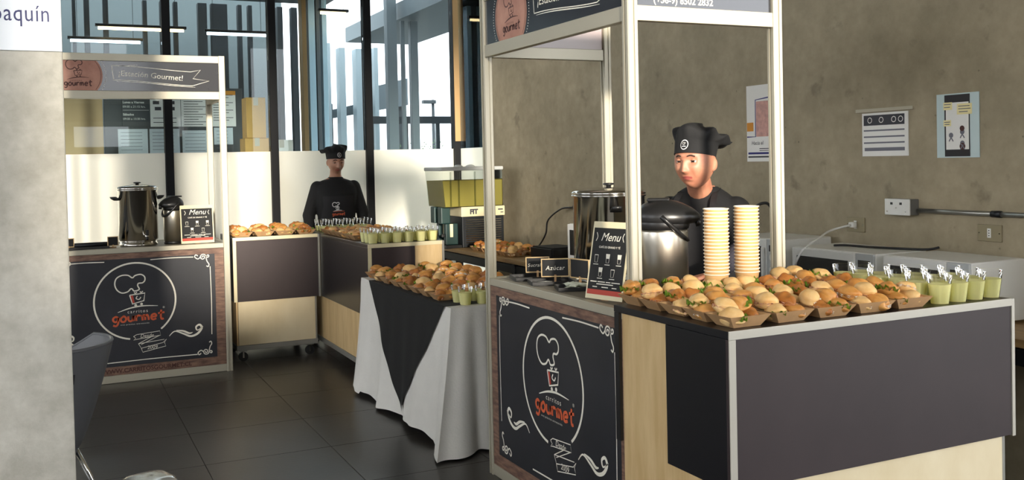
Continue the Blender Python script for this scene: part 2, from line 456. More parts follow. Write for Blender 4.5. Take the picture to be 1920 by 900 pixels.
def make_outdoors():
    struct(MB().box(-12, 10.08, -.25, 40, 60, -.02).build('terrace', 'terrace'))
    # room beyond the glass on the left
    struct(MB().box(-6, 14.0, -.02, 3.05, 14.2, 4.2).build('wall_annex', 'annex_grey'))
    struct(MB().box(-6, 10.08, 3.62, 3.3, 12.5, 3.9).build('ceiling_annex', 'out_dark'))
    struct(MB().box(4.12, 10.07, 3.40, 5.2, 14.5, 3.62).build('ceiling_canopy', 'out_grey'))
    tag(MB().rbox(-1, 11.9, -.02, .555, 11.98, 2.6, .005).build('wooden_partition', 'beige_wall'), 'pale brown partition behind the glass at the far left', 'partition')
    b = thing('notice_wall', 'dark notice wall with opening hours and printed sheets behind the glass', 'notice board', (1.33, 12.0, -.02))
    MB().rbox(-.76, -.02, 0, .78, .05, 2.5, .004).build('backing', 'board_dark', b)
    mp = lambda u, v: (u, -.0225, v)
    MB().rbox(-.57, -.032, 2.05, -.27, -.021, 2.44, .002).build('hours_board', 'board_dark', b)
    mp2 = lambda u, v: (u, -.0335, v)
    t = MB(); addtext(t, 'HORARIOS DE ATENCIÓN', .024, mp2, (-.56, 2.385)); addtext(t, 'Lunes a Viernes', .036, mp2, (-.56, 2.315), bold=.0008)
    addtext(t, '09:00 a 21:15 hrs.', .034, mp2, (-.56, 2.265)); addtext(t, 'Sábados', .036, mp2, (-.56, 2.175), bold=.0008)
    addtext(t, '09:00 a 13:30 hrs.', .034, mp2, (-.56, 2.125)); t.stroke([(-.56, 2.235), (-.28, 2.235)], .003, mp2, False)
    t.build('lettering', 'paper', b)
    for k, (x0, x1, z0, z1) in enumerate(((-.265, .07, 2.045, 2.42), (.075, .40, 2.045, 2.42), (.41, .70, 2.045, 2.47))):
        sh = MB().rbox(x0, -.026, z0, x1, -.021, z1, .001).build('notice_sheet', 'paper', b)
        l = MB(); q = lambda u, v: (u, -.0275, v)
        if k == 0:
            addtext(l, 'FORMAS DE PAGO EN CAJA', .02, q, (x0+.02, z1-.04))
            for a, c in ((.03, .26), (.05, .19), (.2, .19), (.2, .26)): l.poly([(x0+a, z0+c), (x0+a+.07, z0+c), (x0+a+.07, z0+c+.04), (x0+a, z0+c+.04)], q)
            for i in range(2): l.stroke([(x0+.03, z0+.05+.05*i), (x1-.05, z0+.05+.05*i)], .008, q, False)
        else:
            for i in range(11): l.stroke([(x0+.03, z1-.05-.03*i), (x1-.03-.05*((i*7) % 3), z1-.05-.03*i)], .007, q, False)
        l.build('printed_lines', 'print_dark', sh)
    MB().rbox(.41, -.0275, 2.42, .70, -.0265, 2.47, .0004).build('header_strip', 'print_orange', b)
    for x0, x1, z0, z1 in ((-.62, -.30, 1.72, 2.02), (-.28, .05, 1.70, 2.02), (.08, .40, 1.70, 2.0), (.44, .66, 1.83, 2.03)):
        sh = MB().rbox(x0, -.026, z0, x1, -.021, z1, .001).build('notice_sheet', 'out_white', b)
        l = MB(); q = lambda u, v: (u, -.0275, v)
        for i in range(6): l.stroke([(x0+.03, z1-.04-.04*i), (x1-.06, z1-.04-.04*i)], .005, q, False)
        l.build('printed_lines', 'print_grey', sh)
    # posts of the annex
    lp = [(.29, .33), (.42, .48), (.63, .69), (1.08, 1.13), (1.28, 1.38), (1.44, 1.49), (1.73, 1.84), (1.89, 2.09), (2.22, 2.27), (2.35, 2.40), (2.72, 2.79), (2.9, 2.98)]
    for i, (a, c) in enumerate(lp):
        o = thing('steel_post', 'dark steel post in the row behind the left half of the glass', 'post', ((a+c)/2, 12.8, -.02), group='steel posts behind the left glass')
        w = (c-a)/2
        MB().rbox(-w, -.06, 0, w, .06, 3.63, .004).build('shaft', 'out_dark', o); MB().rbox(-w-.02, -.08, 0, w+.02, .08, .02, .003).build('base_plate', 'out_dark', o)
    def lamp(x0, x1, y, z, m, lab):
        o = thing('tube_lamp', lab, 'lamp', ((x0+x1)/2, y, z)); h = (x1-x0)/2
        MB().tube([(-h, 0, 0), (h, 0, 0)], .016, 10).build('tube', m, o, True)
        MB().rbox(-h-.03, -.03, .018, h+.03, .03, .05, .003).build('housing', 'black_plastic', o)
        for s in (-1, 1): MB().tube([(s*h*.8, 0, .05), (s*h*.8, 0, 3.62-z)], .003, 6).build('hanger_rod', 'black_plastic', o)
    lamp(.55, 1.5, 12.3, 3.19, 'lamp_warm', 'long warm tube lamp hanging above the notice wall')
    lamp(.26, 1.03, 12.6, 3.07, 'lamp_cool', 'thin cool white tube lamp lower at the far left')
    lamp(1.77, 2.49, 12.3, 3.17, 'lamp_cool', 'cool white tube lamp beside the central dark mullion')
    lamp(2.97, 3.28, 11.5, 3.36, 'lamp_warm', 'short warm tube lamp above the seated boxes'.replace('the seated boxes', 'the chef in the back'))
    # fins between annex and open terrace
    for a, c, m, lab in ((2.84, 2.895, 'out_brown', 'golden brown timber post behind the glass'), (2.92, 3.0, 'out_blue', 'pale blue glass fin beside the golden post'), (3.015, 3.06, 'out_grey', 'grey metal fin beside the pale blue fin'), (3.09, 3.15, 'out_blue', 'narrow pale blue fin nearest the open terrace')):
        o = thing('vertical_fin', lab, 'fin', ((a+c)/2, 12.0, -.02)); w = (c-a)/2
        MB().rbox(-w, -.09, .02, w, .09, 3.63, .003).build('blade', m, o); MB().rbox(-w-.003, -.1, 0, w+.003, .1, .02, .002).build('foot', 'out_dark', o)
    for k, (a, c, zt) in enumerate(((4.16, 4.25, 3.58), (4.40, 4.5, 3.51), (4.68, 4.8, 3.5), (5.0, 5.07, 3.53))):
        o = thing('terrace_fin', ['first', 'second', 'third', 'fourth'][k]+' tall grey fin from the left out on the bright terrace', 'fin', ((a+c)/2, 16, -.02), group='tall fins on the terrace')
        w = (c-a)/2; MB().rbox(-w, -.12, .02, w, .12, zt, .004).build('blade', 'out_pale', o); MB().rbox(-w-.03, -.14, 0, w+.03, .14, .02, .003).build('foot', 'out_dark', o)
    for k, (a, c) in enumerate(((3.94, 4.07), (4.14, 4.19), (4.26, 4.36))):
        o = thing('canopy_post', ['wide dark canopy post left of its two neighbours', 'thin canopy post between two wider posts', 'dark canopy post nearest the lamp post'][k], 'post', ((a+c)/2, 12.0, -.02))
        w = (c-a)/2; MB().rbox(-w, -w, .02, w, w, 3.4 if a > 4.1 else 3.9, .004).build('shaft', 'out_grey', o); MB().rbox(-w-.03, -w-.03, 0, w+.03, w+.03, .02, .003).build('base_plate', 'out_dark', o)
    o = thing('sloping_walkway', 'dark grey sloping walkway beam behind the terrace fins', 'walkway', (4.2, 16.3, -.02))
    m = MB()
    vs = [(0, -.1, 2.32), (1.5, -.1, 2.58), (1.5, -.1, 3.05), (.75, -.1, 2.86), (.7, -.1, 2.62), (0, -.1, 2.46)]
    m.add(vs+[(x, .3, z) for x, y, z in vs], [(0, 1, 2, 3, 4, 5), (11, 10, 9, 8, 7, 6)]+[(i, (i+1) % 6+0, (i+1) % 6+6, i+6) for i in range(6)])
    m.build('beam', 'out_grey', o)
    for x in (.08, 1.35): MB().rbox(x, 0, 0, x+.1, .2, 2.6, .004).build('support', 'out_dark', o)
    o = thing('terrace_railing', 'dark terrace railing beneath the pale sky at the right', 'railing', (5.3, 15, -.02))
    MB().rbox(-.7, -.03, 2.2, 1.3, .03, 2.32, .004).build('top_rail', 'out_dark', o); MB().rbox(-.7, -.02, 1.72, 1.3, .02, 1.75, .003).build('lower_rail', 'out_dark', o)
    for x in (-.68, -.1, .45, 1.0): MB().rbox(x, -.03, 0, x+.06, .03, 2.2, .003).build('upright', 'out_dark', o)
    o = thing('lamp_post', 'slim street lamp post standing beyond the terrace railing', 'lamp post', (6.85, 18, -.02))
    MB().lathe([(.06, 0), (.045, .3), (.03, 2.8)], 10).build('pole', 'out_dark', o, True); MB().rbox(-.22, -.06, 2.72, .05, .06, 2.79, .01).build('lamp_head', 'out_dark', o)
    rnd = random.Random(3)
    o = thing('terrace_bush', 'small leafy bush beside the lamp post beyond the railing', 'bush', (5.75, 15.6, -.02))
    m = MB()
    for k in range(260):
        p = Vector((rnd.gauss(0, .2), rnd.gauss(0, .15), 1.72+rnd.gauss(0, .1))); d = Vector((rnd.uniform(-1, 1), rnd.uniform(-1, 1), rnd.uniform(-1, 1))).normalized()*.03; e = d.orthogonal().normalized()*.014
        m.add([p-d, p+e, p+d, p-e], [(0, 1, 2, 3)])
    tag(m.build('foliage', 'leaf', o), kind='stuff')
    m = MB()
    for k in range(5): m.tube([(0, 0, 0), (rnd.uniform(-.1, .1), 0, .9), (rnd.uniform(-.25, .25), rnd.uniform(-.1, .1), 1.7)], [.03, .018, .006], 6)
    m.build('stems', 'out_brown', o)
    # blue panelled building seen through the side pane
    o = thing('panelled_facade', 'blue grey panelled facade seen through the side pane', 'facade', (6.0, 15.5, -.02))
    for k in range(17): MB().rbox(0, -3.5, .26*k+.01, .08, -.7, .26*k+.25, .006).build('cladding_board', 'out_pale', o)
    MB().box(.02, -3.49, 0, .3, -.71, 4.44).build('backing_wall', 'out_dark', o)
    # cabinet and boxes behind the frosted glass
    o = thing('storage_cabinet', 'tall pale cabinet behind the frosted glass carrying the cartons', 'cabinet', (2.1, 10.5, -.02))
    MB().rbox(-.3, -.22, 0, .3, .22, 1.68, .005).build('body', 'out_white', o)
    for s in (-1, 1): d = MB().rbox(-.29+(.295 if s > 0 else 0), -.235, .05, -.005+(.295 if s > 0 else 0), -.221, 1.66, .003).build('door', 'out_white', o); MB().rbox(-.03+s*.03+.02, -.25, .8, -.02+s*.03+.02, -.236, 1.0, .002).build('handle', 'steel', d)
    def carton(x, y, z, w, d, h, lab, mm):
        o = thing('carton', lab, 'box', (x, y, z)); MB().rbox(-w/2, -d/2, 0, w/2, d/2, h, .004).build('body', mm, o)
        for s in (-1, 1): MB().rbox(-w/2, -.001 if s > 0 else -d/2, h+.0005, w/2, d/2 if s > 0 else -.001-.002, h+.004, .001).build('flap', mm, o)
        MB().rbox(-.025, -d/2-.001, h-.08, .025, d/2+.001, h+.0055, .0005).build('packing_tape', 'tape', o)
    carton(1.965, 10.5, 1.662, .25, .3, .17, 'low brown cardboard box under the upright carton behind the glass', 'cardboard')
    carton(1.965, 10.5, 1.8385, .2, .26, .42, 'upright brown cardboard box on top behind the glass', 'cardboard')
    carton(2.22, 10.5, 1.662, .24, .3, .15, 'white box beside the brown cartons behind the glass', 'paper')
make_setting(); make_glazing(); make_outdoors()

# ------------------------------------------------------------------ brand artwork (flat print)
BR = {'g': [[(.8, .75), (.5, .95), (.15, .75), (.1, .4), (.35, .1), (.7, .25), (.82, .8), (.78, -.1), (.5, -.55), (.08, -.42)]],
      'o': [[(.5, .95), (.12, .6), (.2, .12), (.6, .05), (.85, .5), (.62, .92), (.42, .92)]],
      'u': [[(.1, .9), (.12, .3), (.35, .05), (.65, .2), (.8, .9)], [(.8, .9), (.8, .4), (.92, .05)]],
      'r': [[(.1, .95), (.16, .02)], [(.15, .55), (.4, .9), (.75, .82)]],
      'm': [[(.05, .92), (.1, .02)], [(.1, .6), (.3, .92), (.42, .6), (.42, .05)], [(.42, .6), (.65, .92), (.8, .6), (.86, .02)]],
      'e': [[(.15, .5), (.8, .58), (.65, .95), (.25, .85), (.1, .4), (.35, .05), (.82, .2)]],
      't': [[(.5, 1.55), (.42, .5), (.55, .02), (.82, .1)], [(.05, 1.0), (.95, 1.12)]]}
def brushword(mb, word, x, y, h, w, mp, sx=1.0):
    adv = {'m': 1.15, 'r': .85, 't': .9}
    for ch in word:
        a = adv.get(ch, .98)
        for st in BR[ch]: mb.stroke([(x+px*h*.95*sx*(a if ch == 'm' else 1), y+py*h) for px, py in st], w, mp)
        x += a*h*1.02*sx
    return x
HAT = [(390, 283), (370, 300), (335, 305), (305, 285), (292, 250), (302, 215), (335, 197), (375, 198), (402, 215), (420, 202), (455, 197), (478, 212), (480, 235), (465, 250), (440, 252), (434, 266), (443, 290), (412, 298), (400, 285)]
def emblem(mb, red, mp, k=1.0, c=(0, 0), w=.009):
    # chef hat above a little smiling cart, in panel metres relative to c
    T = lambda p: (c[0]+k*(p[0]-417)/925, c[1]+k*(360-p[1])/856)
    mb.stroke([T(p) for p in HAT], w, mp, closed=True)
    for p in ((410, 306), (447, 303)): mb.stroke([T(p), T((p[0]+8, p[1]+7)), T((p[0]+18, p[1]-1))], w*.8, mp)
    mb.stroke([T((382, 322)), T((478, 315)), T((470, 362)), T((398, 378)), T((382, 322))], w*.9, mp, smooth=False)
    mb.stroke([T((430, 330)), T((422, 345)), T((440, 352)), T((452, 338))], w*.7, mp)
    for p in ((418, 387), (455, 382)): mb.disc(T(p), .0095*k, mp, 12)
    mb.stroke([T((305, 424)), T((380, 403)), T((460, 394)), T((558, 400))], w*1.1, mp, taper=True)
    if red: red.poly([T((387, 327)), T((403, 325)), T((412, 370)), T((400, 373))], mp)
def spiral(mb, c, r, t0, turns, w, mp, sx=1, sy=1):
    mb.stroke([(c[0]+sx*r*(1-.85*t/12)*math.cos(t0+turns*2*PI*t/12), c[1]+sy*r*(1-.85*t/12)*math.sin(t0+turns*2*PI*t/12)) for t in range(13)], w, mp)
def corner(mb, cx, cy, sx, sy, mp):
    w = .007
    spiral(mb, (cx, cy), .024, 0, 1.6, w, mp, sx, sy)
    spiral(mb, (cx+sx*.034, cy+sy*.008), .014, PI, 1.1, w, mp, sx, sy)
    mb.stroke([(cx+sx*.022, cy-sy*.006), (cx+sx*.03, cy-sy*.035), (cx+sx*.042, cy-sy*.055), (cx+sx*.036, cy-sy*.073), (cx+sx*.024, cy-sy*.066)], w, mp)
    mb.stroke([(cx-sx*.02, cy), (cx-sx*.036, cy-sy*.012), (cx-sx*.058, cy+sy*.004), (cx-sx*.05, cy+sy*.02), (cx-sx*.036, cy+sy*.01)], w, mp)
def swirl(mb, cx, cy, sx, mp):
    mb.stroke([(cx+sx*x, cy+y) for x, y in ((-.10, -.02), (-.06, .012), (0, -.012), (.05, -.035), (.10, -.02), (.13, .02), (.115, .045), (.09, .03), (.10, .005), (.14, .03))], .016, mp, taper=True)
    mb.stroke([(cx+sx*x, cy+y) for x, y in ((-.05, .018), (0, .008), (.04, -.012), (.065, -.008))], .014, mp, taper=True)
def logo_panel(root, url):
    y = -.0155
    mp = lambda u, v: (u, y-.0012, v); mr = lambda u, v: (u, y-.0009, v)
    chalk = MB(); red = MB(); org = MB()
    a0, a1 = math.radians(-52), math.radians(268-7)
    chalk.stroke([(.2765*math.cos(a0+(a1-a0)*i/60), .583+.2765*math.sin(a0+(a1-a0)*i/60)) for i in range(61)], .012, mp, smooth=False)
    emblem(chalk, red, mr, 1.0, (0, .583))
    s = 'carritos'; w = textwidth(s, .032, spacing=1.35); addtext(chalk, s, .032, mp, (.012-w/2, .4965), spacing=1.35)
    addtext(chalk, 'vivo práctico entretenido', .0135, mp, (-.105, .412), spacing=1.35)
    brushword(org, 'gourmet', -.158, .436, .044, .0135, mp, 1.16)
    addtext(chalk, '®', .02, mp, (.185, .515))
    # ribbon
    rb = lambda pts, ww=.004: chalk.stroke(pts, ww, mp, smooth=False)
    rb([(-.02, .325), (0, .337), (.16, .350), (.165, .318), (0, .303), (-.02, .298), (-.005, .312), (-.02, .325)])
    rb([(.16, .318), (.03, .262)]); rb([(.10, .312), (.012, .27)])
    rb([(.012, .27), (.03, .235), (.18, .262), (.205, .285), (.19, .262), (.20, .235), (.04, .205), (.03, .235)])
    rb([(.012, .27), (.19, .285)])
    addtext(chalk, 'Desde', .036, mp, (.025, .312), shear=.15); addtext(chalk, '2009', .036, mp, (.07, .224), shear=.15)
    for u0, u1, v in ((-.47, -.20, .878), (.11, .41, .878), (-.20, .42, .15)): chalk.stroke([(u0, v-.002), ((u0+u1)/2, v+.002), (u1, v-.001)], .0065, mp, taper=False)
    for sx in (-1, 1):
        chalk.stroke([(sx*.528, .80), (sx*.531, .55), (sx*.527, .29)], .0055, mp)
        corner(chalk, sx*.478, .872, sx, 1, mp); corner(chalk, sx*.482, .165, sx, -1, mp)
    swirl(chalk, .325, .325, 1, mp); swirl(chalk, -.325, .325, -1, mp)
    MB().rbox(-.629, y, .0565, .629, y+.012, .9345, .001).build('logo_board', 'chalkboard', root)
    for k, (x0, z0, x1, z1) in enumerate(((-.628, .893, .628, .9335), (-.628, .0575, .628, .118), (-.628, .1185, -.563, .8925), (.563, .1185, .628, .8925))):
        MB().rbox(x0, y-.0008, z0, x1, y+.001, z1, .0004).build('printed_wood_border', 'old_wood', root)
    chalk.build('chalk_drawing', 'chalk', root); org.build('brand_lettering', 'orange_print', root); red.build('cart_patch', 'red_print', root)
    if url:
        t = MB(); addtext(t, 'WWW.CARRITOSGOURMET.CL', .043, mp, (-.235, .072), bold=.001); t.build('web_address', 'leather_dark', root)

def clipped_disc(cx, cz, r, z0, z1, n=64):
    pts = []
    for i in range(n):
        a = 2*PI*i/n; pts.append((cx+r*math.cos(a), min(max(cz+r*math.sin(a), z0), z1)))
    out = []
    for p in pts:
        if not out or (abs(p[0]-out[-1][0])+abs(p[1]-out[-1][1])) > 1e-6: out.append(p)
    return out
def fascia_art(root, y):
    z0, z1 = 2.1055, 2.3165
    mp = lambda u, v: (u, y-.0008, v); m2 = lambda u, v: (u, y-.0014, v); m3 = lambda u, v: (u, y-.0020, v)
    c = (-.34, 2.212)
    MB().poly(clipped_disc(*c, .168, z0, z1), mp).build('leather_badge', 'leather', root)
    e = MB()
    for r, w in ((.157, .003),):
        for s in (0, PI):
            pts = [(c[0]+r*math.cos(s+t), c[1]+r*math.sin(s+t)) for t in [(-.7+1.4*k/14) for k in range(15)]]
            e.stroke([p for p in pts if z0 < p[1] < z1], w, m2, smooth=False)
    emblem(e, None, m2, .52, (c[0], c[1]+.008), .006)
    s = 'carritos'; addtext(e, s, .017, m2, (c[0]-.045, c[1]-.042), spacing=1.4)
    brushword(e, 'gourmet', c[0]-.083, c[1]-.074, .026, .0075, m2)
    e.build('badge_drawing', 'leather_dark', root)
    ch = MB()
    for s in (0, PI):
        for k in range(-9, 10):
            t = s+k*.068; p = (c[0]+.19*math.cos(t), c[1]+.19*math.sin(t))
            if z0+.003 < p[1] < z1-.003: ch.disc(p, .0028, mp, 6)
    B = lambda x, t: (x, 2.212+t+.018*math.sin((x-.1)*5.2+2.6))
    top = [B(-.11+.06*k, .055) for k in range(10)]; bot = [B(-.10+.06*k, -.048) for k in range(10)]
    ch.stroke(top, .004, mp); ch.stroke(bot, .004, mp); ch.stroke([(p[0]+.02, p[1]-.01) for p in bot], .005, mp, taper=True)
    ch.stroke([top[0], bot[0]], .004, mp); ch.stroke([top[-1], (.50, 2.265), (.445, 2.20), (.56, 2.185), bot[-1]], .004, mp, smooth=False)
    ch.stroke([(-.07, 2.282), (.06, 2.291)], .003, mp)
    vs, fs = text2d('¡Estación Gourmet!', .056, shear=.12)
    ch.add([mp(-.07+x, 2.196+y+.016*math.sin((x-.175)*5.2+2.6)) for x, y in vs], fs)
    ch.build('banner_drawing', 'chalk', root)

def make_kiosk(label, loc, rz, art_sides, url):
    k = thing('food_kiosk', label, 'kiosk', loc, rz)
    W, D = .6525, .678
    def section():
        h, g, d = .0225, .006, .005
        pts = []
        for q in range(4):
            a = q*PI/2; ca, sa = round(math.cos(a)), round(math.sin(a))
            for x, y in ((h-.004, -h), (h, -h+.004), (h, -g), (h-d, -g), (h-d, g), (h, g)):
                pts.append((ca*x-sa*y, sa*x+ca*y))
        return pts
    sec = section(); n = len(sec); m = MB()
    m.add([(x, y, 0) for x, y in sec]+[(x, y, 2.372) for x, y in sec], [(i, (i+1) % n, (i+1) % n+n, i+n) for i in range(n)]+[tuple(range(n-1, -1, -1)), tuple(range(n, 2*n))])
    pm = m.mesh('post', 'alu')
    for x in (-W, W):
        for y in (0, D): link('post', pm, k, (x, y, 0))
    fx = W-.023; fy = D-.023
    for z0, z1 in ((2.047, 2.104), (2.318, 2.370), (.9355, .970), (0.002, .056)):
        MB().rbox(-fx, -.018, z0, fx, .018, z1, .002).build('front_beam', 'alu', k); 
        if .5 < z0 < 2: MB().rbox(-fx, D-.018, z0, fx, D+.018, z1, .002).build('rear_beam', 'alu', k)
        for s in (-1, 1): MB().rbox(s*W-.018, .023, z0, s*W+.018, fy, z1, .002).build('side_beam', 'alu', k)
    # fascia panels
    fp = MB().rbox(-fx, -.012, 2.1045, fx, -.004, 2.3175, .001).build('fascia_panel', 'fascia_print', k)
    fascia_art(fp, -.012)
    for s in (-1, 1):
        sp = MB().rbox(s*W-.006, .0235, 2.1045, s*W+.006, fy-.0005, 2.3175, .001).build('side_fascia_panel', 'fascia_print', k)
        bx = (s*W-.0075, s*W-.0062) if s > 0 else (s*W+.0062, s*W+.0075)
        MB().box(bx[0], .024, 2.105, bx[1], fy-.001, 2.317).build('glare_sheet', 'fascia_glare', sp)  # added pale sheet, paints the glare on the panel's inner face
        t = MB(); mp = (lambda u, v: (W+.0068, u, v)) if s > 0 else (lambda u, v: (-W-.0068, D-u, v))
        addtext(t, '(+56-9) 8502 2832 / 5844 2546', .036, mp, (.10, 2.165), bold=.0008); addtext(t, '(+56-9) 8502 2832', .036, mp, (.10, 2.118), bold=.0008)
        addtext(t, 'www.carritosgourmet.cl', .03, mp, (.10, 2.225))
        t.build('phone_lettering', 'chalk', sp)
    # counter, boards
    MB().box(-fx, .0185, .940, fx, fy+.004, .966).build('counter_board', 'counter_top', k)
    for s in (-1, 1): MB().box(s*W-.005, .0235, .0565, s*W+.005, fy-.0005, .935).build('side_board', 'chalkboard', k)
    logo_panel(k, url)
    return k
make_kiosk('aluminium food kiosk with chalkboard logo front in the foreground', (1.94, 3.70, 0), -PI/2, 1, False)
make_kiosk('aluminium food kiosk with chalkboard logo front beside the concrete pillar', (.53, 7.55, 0), 0, 1, True)

# ------------------------------------------------------------------ bar counters
def caster(parent, x, y, z):
    c = link('caster', MB().rbox(-.03, -.025, z-.012, .03, .025, z, .002).mesh('caster', 'rail_grey'), parent, (x, y, 0))
    MB().tube([(0, -.012, .037), (0, .012, .037)], .037, 18).build('wheel', 'rubber', c)
    MB().box(-.006, -.02, .03, .006, -.0135, z-.01).build('fork', 'steel', c); MB().box(-.006, .0135, .03, .006, .02, z-.01).build('fork', 'steel', c)
def make_counter(label, loc, LX, LY, H, zs, zb, trim, left, front, slab=.024):
    r = thing('bar_counter', label, 'counter', loc)
    MB().rbox(0, 0, H-slab, LX, LY, H, .0015).build('top_slab', 'black_melamine', r)
    e = .03
    MB().box(e, e, zb+.04, LX-e, LY-e, H-slab-.001).build('core', 'black_melamine', r)
    # lower panels
    MB().rbox(e+.002, e-.014, zb+.041, LX-e, e-.001, zs-.001, .001).build('lower_front_panel', 'maple_light', r)
    MB().rbox(e-.014, e-.012, zb+.041, e-.001, LY-e, H-slab-.002, .001).build('side_panel', 'maple', r)
    MB().rbox(.012, .012, zb, LX-.012, LY-.012, zb+.039, .003).build('base_rail', 'rail_grey', r)
    # dark upper cladding
    for a, b, m in front: MB().rbox(a, .0, zs, b, .013, H-slab-.001, .001).build('front_panel', m, r)
    for a, b, m in left: MB().rbox(0, max(a, .0135), zs, .013, b, H-slab-.001, .001).build('left_panel', m, r)
    MB().rbox(0, -.004, H-slab-.002, LX+.001, -.0005, H+.001, .0008).build('top_trim', trim, r)
    MB().rbox(0, -.004, zs-(0 if zs > .5 else 0), .026, -.0005, H-slab-.0025, .0008).build('edge_trim', trim, r)
    MB().rbox(LX+.0005, -.004, zs-.004, LX+.016, .05, H-.001, .001).build('end_trim', trim if zs > .5 else 'rail_grey', r)
    MB().rbox(LX-e+.0005, e-.014, zb+.041, LX-e+.014, e+.04, zs-.002, .001).build('lower_post', 'rail_grey', r)
    if zb > .05:
        for x in (.07, LX-.07):
            for y in (.07, LY-.07): caster(r, x, y, zb)
    return r
BZ = 1.012
make_counter('large dark bar counter with silver edging right of the front kiosk', (1.8216, 2.3485, 0), 1.248, .657, BZ, .5236, .095, 'edge_trim',
             [(0, .331, 'black_melamine'), (.625, .655, 'black_melamine')], [(0, 1.248, 'dark_laminate')])
MZ = .985
make_counter('short bar counter next to the left kiosk with cream trimmed front', (1.265, 7.777, 0), .670, .60, MZ, .48, .093, 'cream_trim',
             [(0, .6, 'black_melamine')], [(0, .670, 'dark_laminate')])
make_counter('long bar counter holding lemonade cups behind the white table', (1.953, 6.456, 0), .547, 1.92, MZ, .48, .093, 'cream_trim',
             [(0, 1.31, 'black_melamine')], [(0, .343, 'dark_laminate'), (.344, .547, 'maple')])

# ------------------------------------------------------------------ cloth covered table
TX0, TX1, TY0, TY1, TZ = 1.885, 2.585, 4.76, 6.395, .768
def cloth_fold(y, t):
    # sideways bulge of the hanging long side
    return (.008+.045*t)*(.5+.5*math.sin(y*11+1.1+.8*math.sin(y*3.1)))*t + .012*t*(.5+.5*math.sin(y*29+2)) + .025*t
def make_table():
    r = thing('folding_table', 'folding table hidden under the white cloth', 'table', ((TX0+TX1)/2, (TY0+TY1)/2, 0))
    hx, hy = (TX1-TX0)/2-.008, (TY1-TY0)/2-.008
    MB().rbox(-hx, -hy, TZ-.045, hx, hy, TZ-.006, .004).build('tabletop', 'white_plastic', r)
    for sx in (-1, 1):
        for sy in (-1, 1): MB().tube([(sx*(hx-.06), sy*(hy-.2), 0), (sx*(hx-.06), sy*(hy-.2), TZ-.046)], .014, 10).build('leg', 'dark_metal', r, True)
    # white cloth
    c = thing('tablecloth', 'white cloth draped over the table with the triangular black overlay', 'tablecloth', (0, 0, 0))
    per = [(TX0, TY0), (TX0, TY1), (TX1, TY1), (TX1, TY0)]
    pts = []
    NS = (110, 36, 60, 90)
    for k in range(4):
        a = Vector(per[k]); b = Vector(per[(k+1) % 4])
        for i in range(NS[k]): pts.append((a.lerp(b, i/NS[k]), k, i/NS[k]))
    n = len(pts); rows = 22; vs = []
    outn = [Vector((-1, 0)), Vector((0, 1)), Vector((1, 0)), Vector((0, -1))]
    for j in range(rows+1):
        t = j/rows
        for p, k, u in pts:
            L = (per[(k+1) % 4][0]-per[k][0], per[(k+1) % 4][1]-per[k][1]); ln = math.hypot(*L)
            d0, d1 = u*ln, (1-u)*ln
            o = outn[k].copy(); oc = Vector((0, 0)); 
            prev = outn[(k-1) % 4]; nxt = outn[(k+1) % 4]
            w0 = math.exp(-(d0/.09)**2); w1 = math.exp(-(d1/.09)**2)
            dirv = (o+prev*w0+nxt*w1).normalized()
            if k == 0: f = cloth_fold(p.y, t)
            elif k == 3: f = t*(.02+.055*(.5+.5*math.sin(p.x*58+1.0)))
            else: f = t*(.018+.012*math.sin(u*22))
            f += t**1.3*(.17 if (k == 0 and u < .5) or (k == 3 and u > .5) else .02)*(w0+w1)
            off = .004+f*(1 if t > .04 else .5)
            hem = .012+ .03*max(0, math.sin(p.y*5+.5))*(k == 0) + (.02 if k == 0 and u > .93 else 0)
            if k == 0 and .1 < u < .9: hem += .02*math.sin(u*9)**2
            z = TZ+.001-(TZ-hem)*(t if t > .0 else 0)
            if t < .05: off *= t/.05*.8+.2
            q = p+dirv*off; vs.append((q.x, q.y, z))
    fs = []
    for j in range(rows):
        for i in range(n):
            k = (i+1) % n; fs.append((j*n+i, (j+1)*n+i, (j+1)*n+k, j*n+k))
    fs.append(tuple(range(n)))
    MB().add(vs, fs).build('drape', 'white_cloth', c, True); autosmooth(c.children[0], 50)
    # black overlay: flat square on top and the point hanging on the long side
    b = thing('table_overlay', 'black cloth laid diagonally, its point hanging over the white tablecloth', 'overlay', (0, 0, 0))
    y0, y1, ya = 4.83, 6.19, 5.48
    def hang(u, t):
        yy0 = y0+(ya-y0)*t; yy1 = y1+(ya-y1)*t; y = yy0+(yy1-yy0)*u
        return (TX0-.011-cloth_fold(y, t*.97)*(1 if t > .04 else .5)-.004*t, y, TZ+.005-(TZ-.055)*t)
    m = MB().grid(hang, 40, 40)
    m.build('hanging_point', 'black_cloth', b, True)
    MB().box(TX0-.0105, y0, TZ+.0022, TX1-.05, y1, TZ+.0042).build('flat_cloth', 'black_cloth', b)
make_table()

# ------------------------------------------------------------------ tables along the concrete wall
def wall_table(label, x0, x1, y0, y1, z):
    r = thing('wall_table', label, 'table', (x0, y0, 0)); LX, LY = x1-x0, y1-y0
    MB().rbox(0, 0, z-.035, LX, LY, z, .002).build('tabletop', 'table_wood', r)
    for y in (.05, LY/2, LY-.05):
        for x in (.05, LX-.05): MB().rbox(x-.025, y-.025, 0, x+.025, y+.025, z-.036, .003).build('leg', 'dark_metal', r)
    for y in (.05, LY-.05): MB().rbox(.08, y-.02, z-.16, LX-.08, y+.02, z-.05, .003).build('apron_rail', 'dark_metal', r)
    for x in (.05, LX-.05):
        for a, b in ((.08, LY/2-.03), (LY/2+.03, LY-.08)): MB().rbox(x-.015, a, z-.12, x+.015, b, z-.05, .003).build('apron_rail', 'dark_metal', r)
    return r
WZ = .75
wall_table('wooden table against the concrete wall carrying the juice dispenser', 3.307, 3.985, 5.3, 8.78, WZ)
wall_table('wooden table under the row of white microwaves', 3.575, 3.99, 2.4, 5.0, .76)

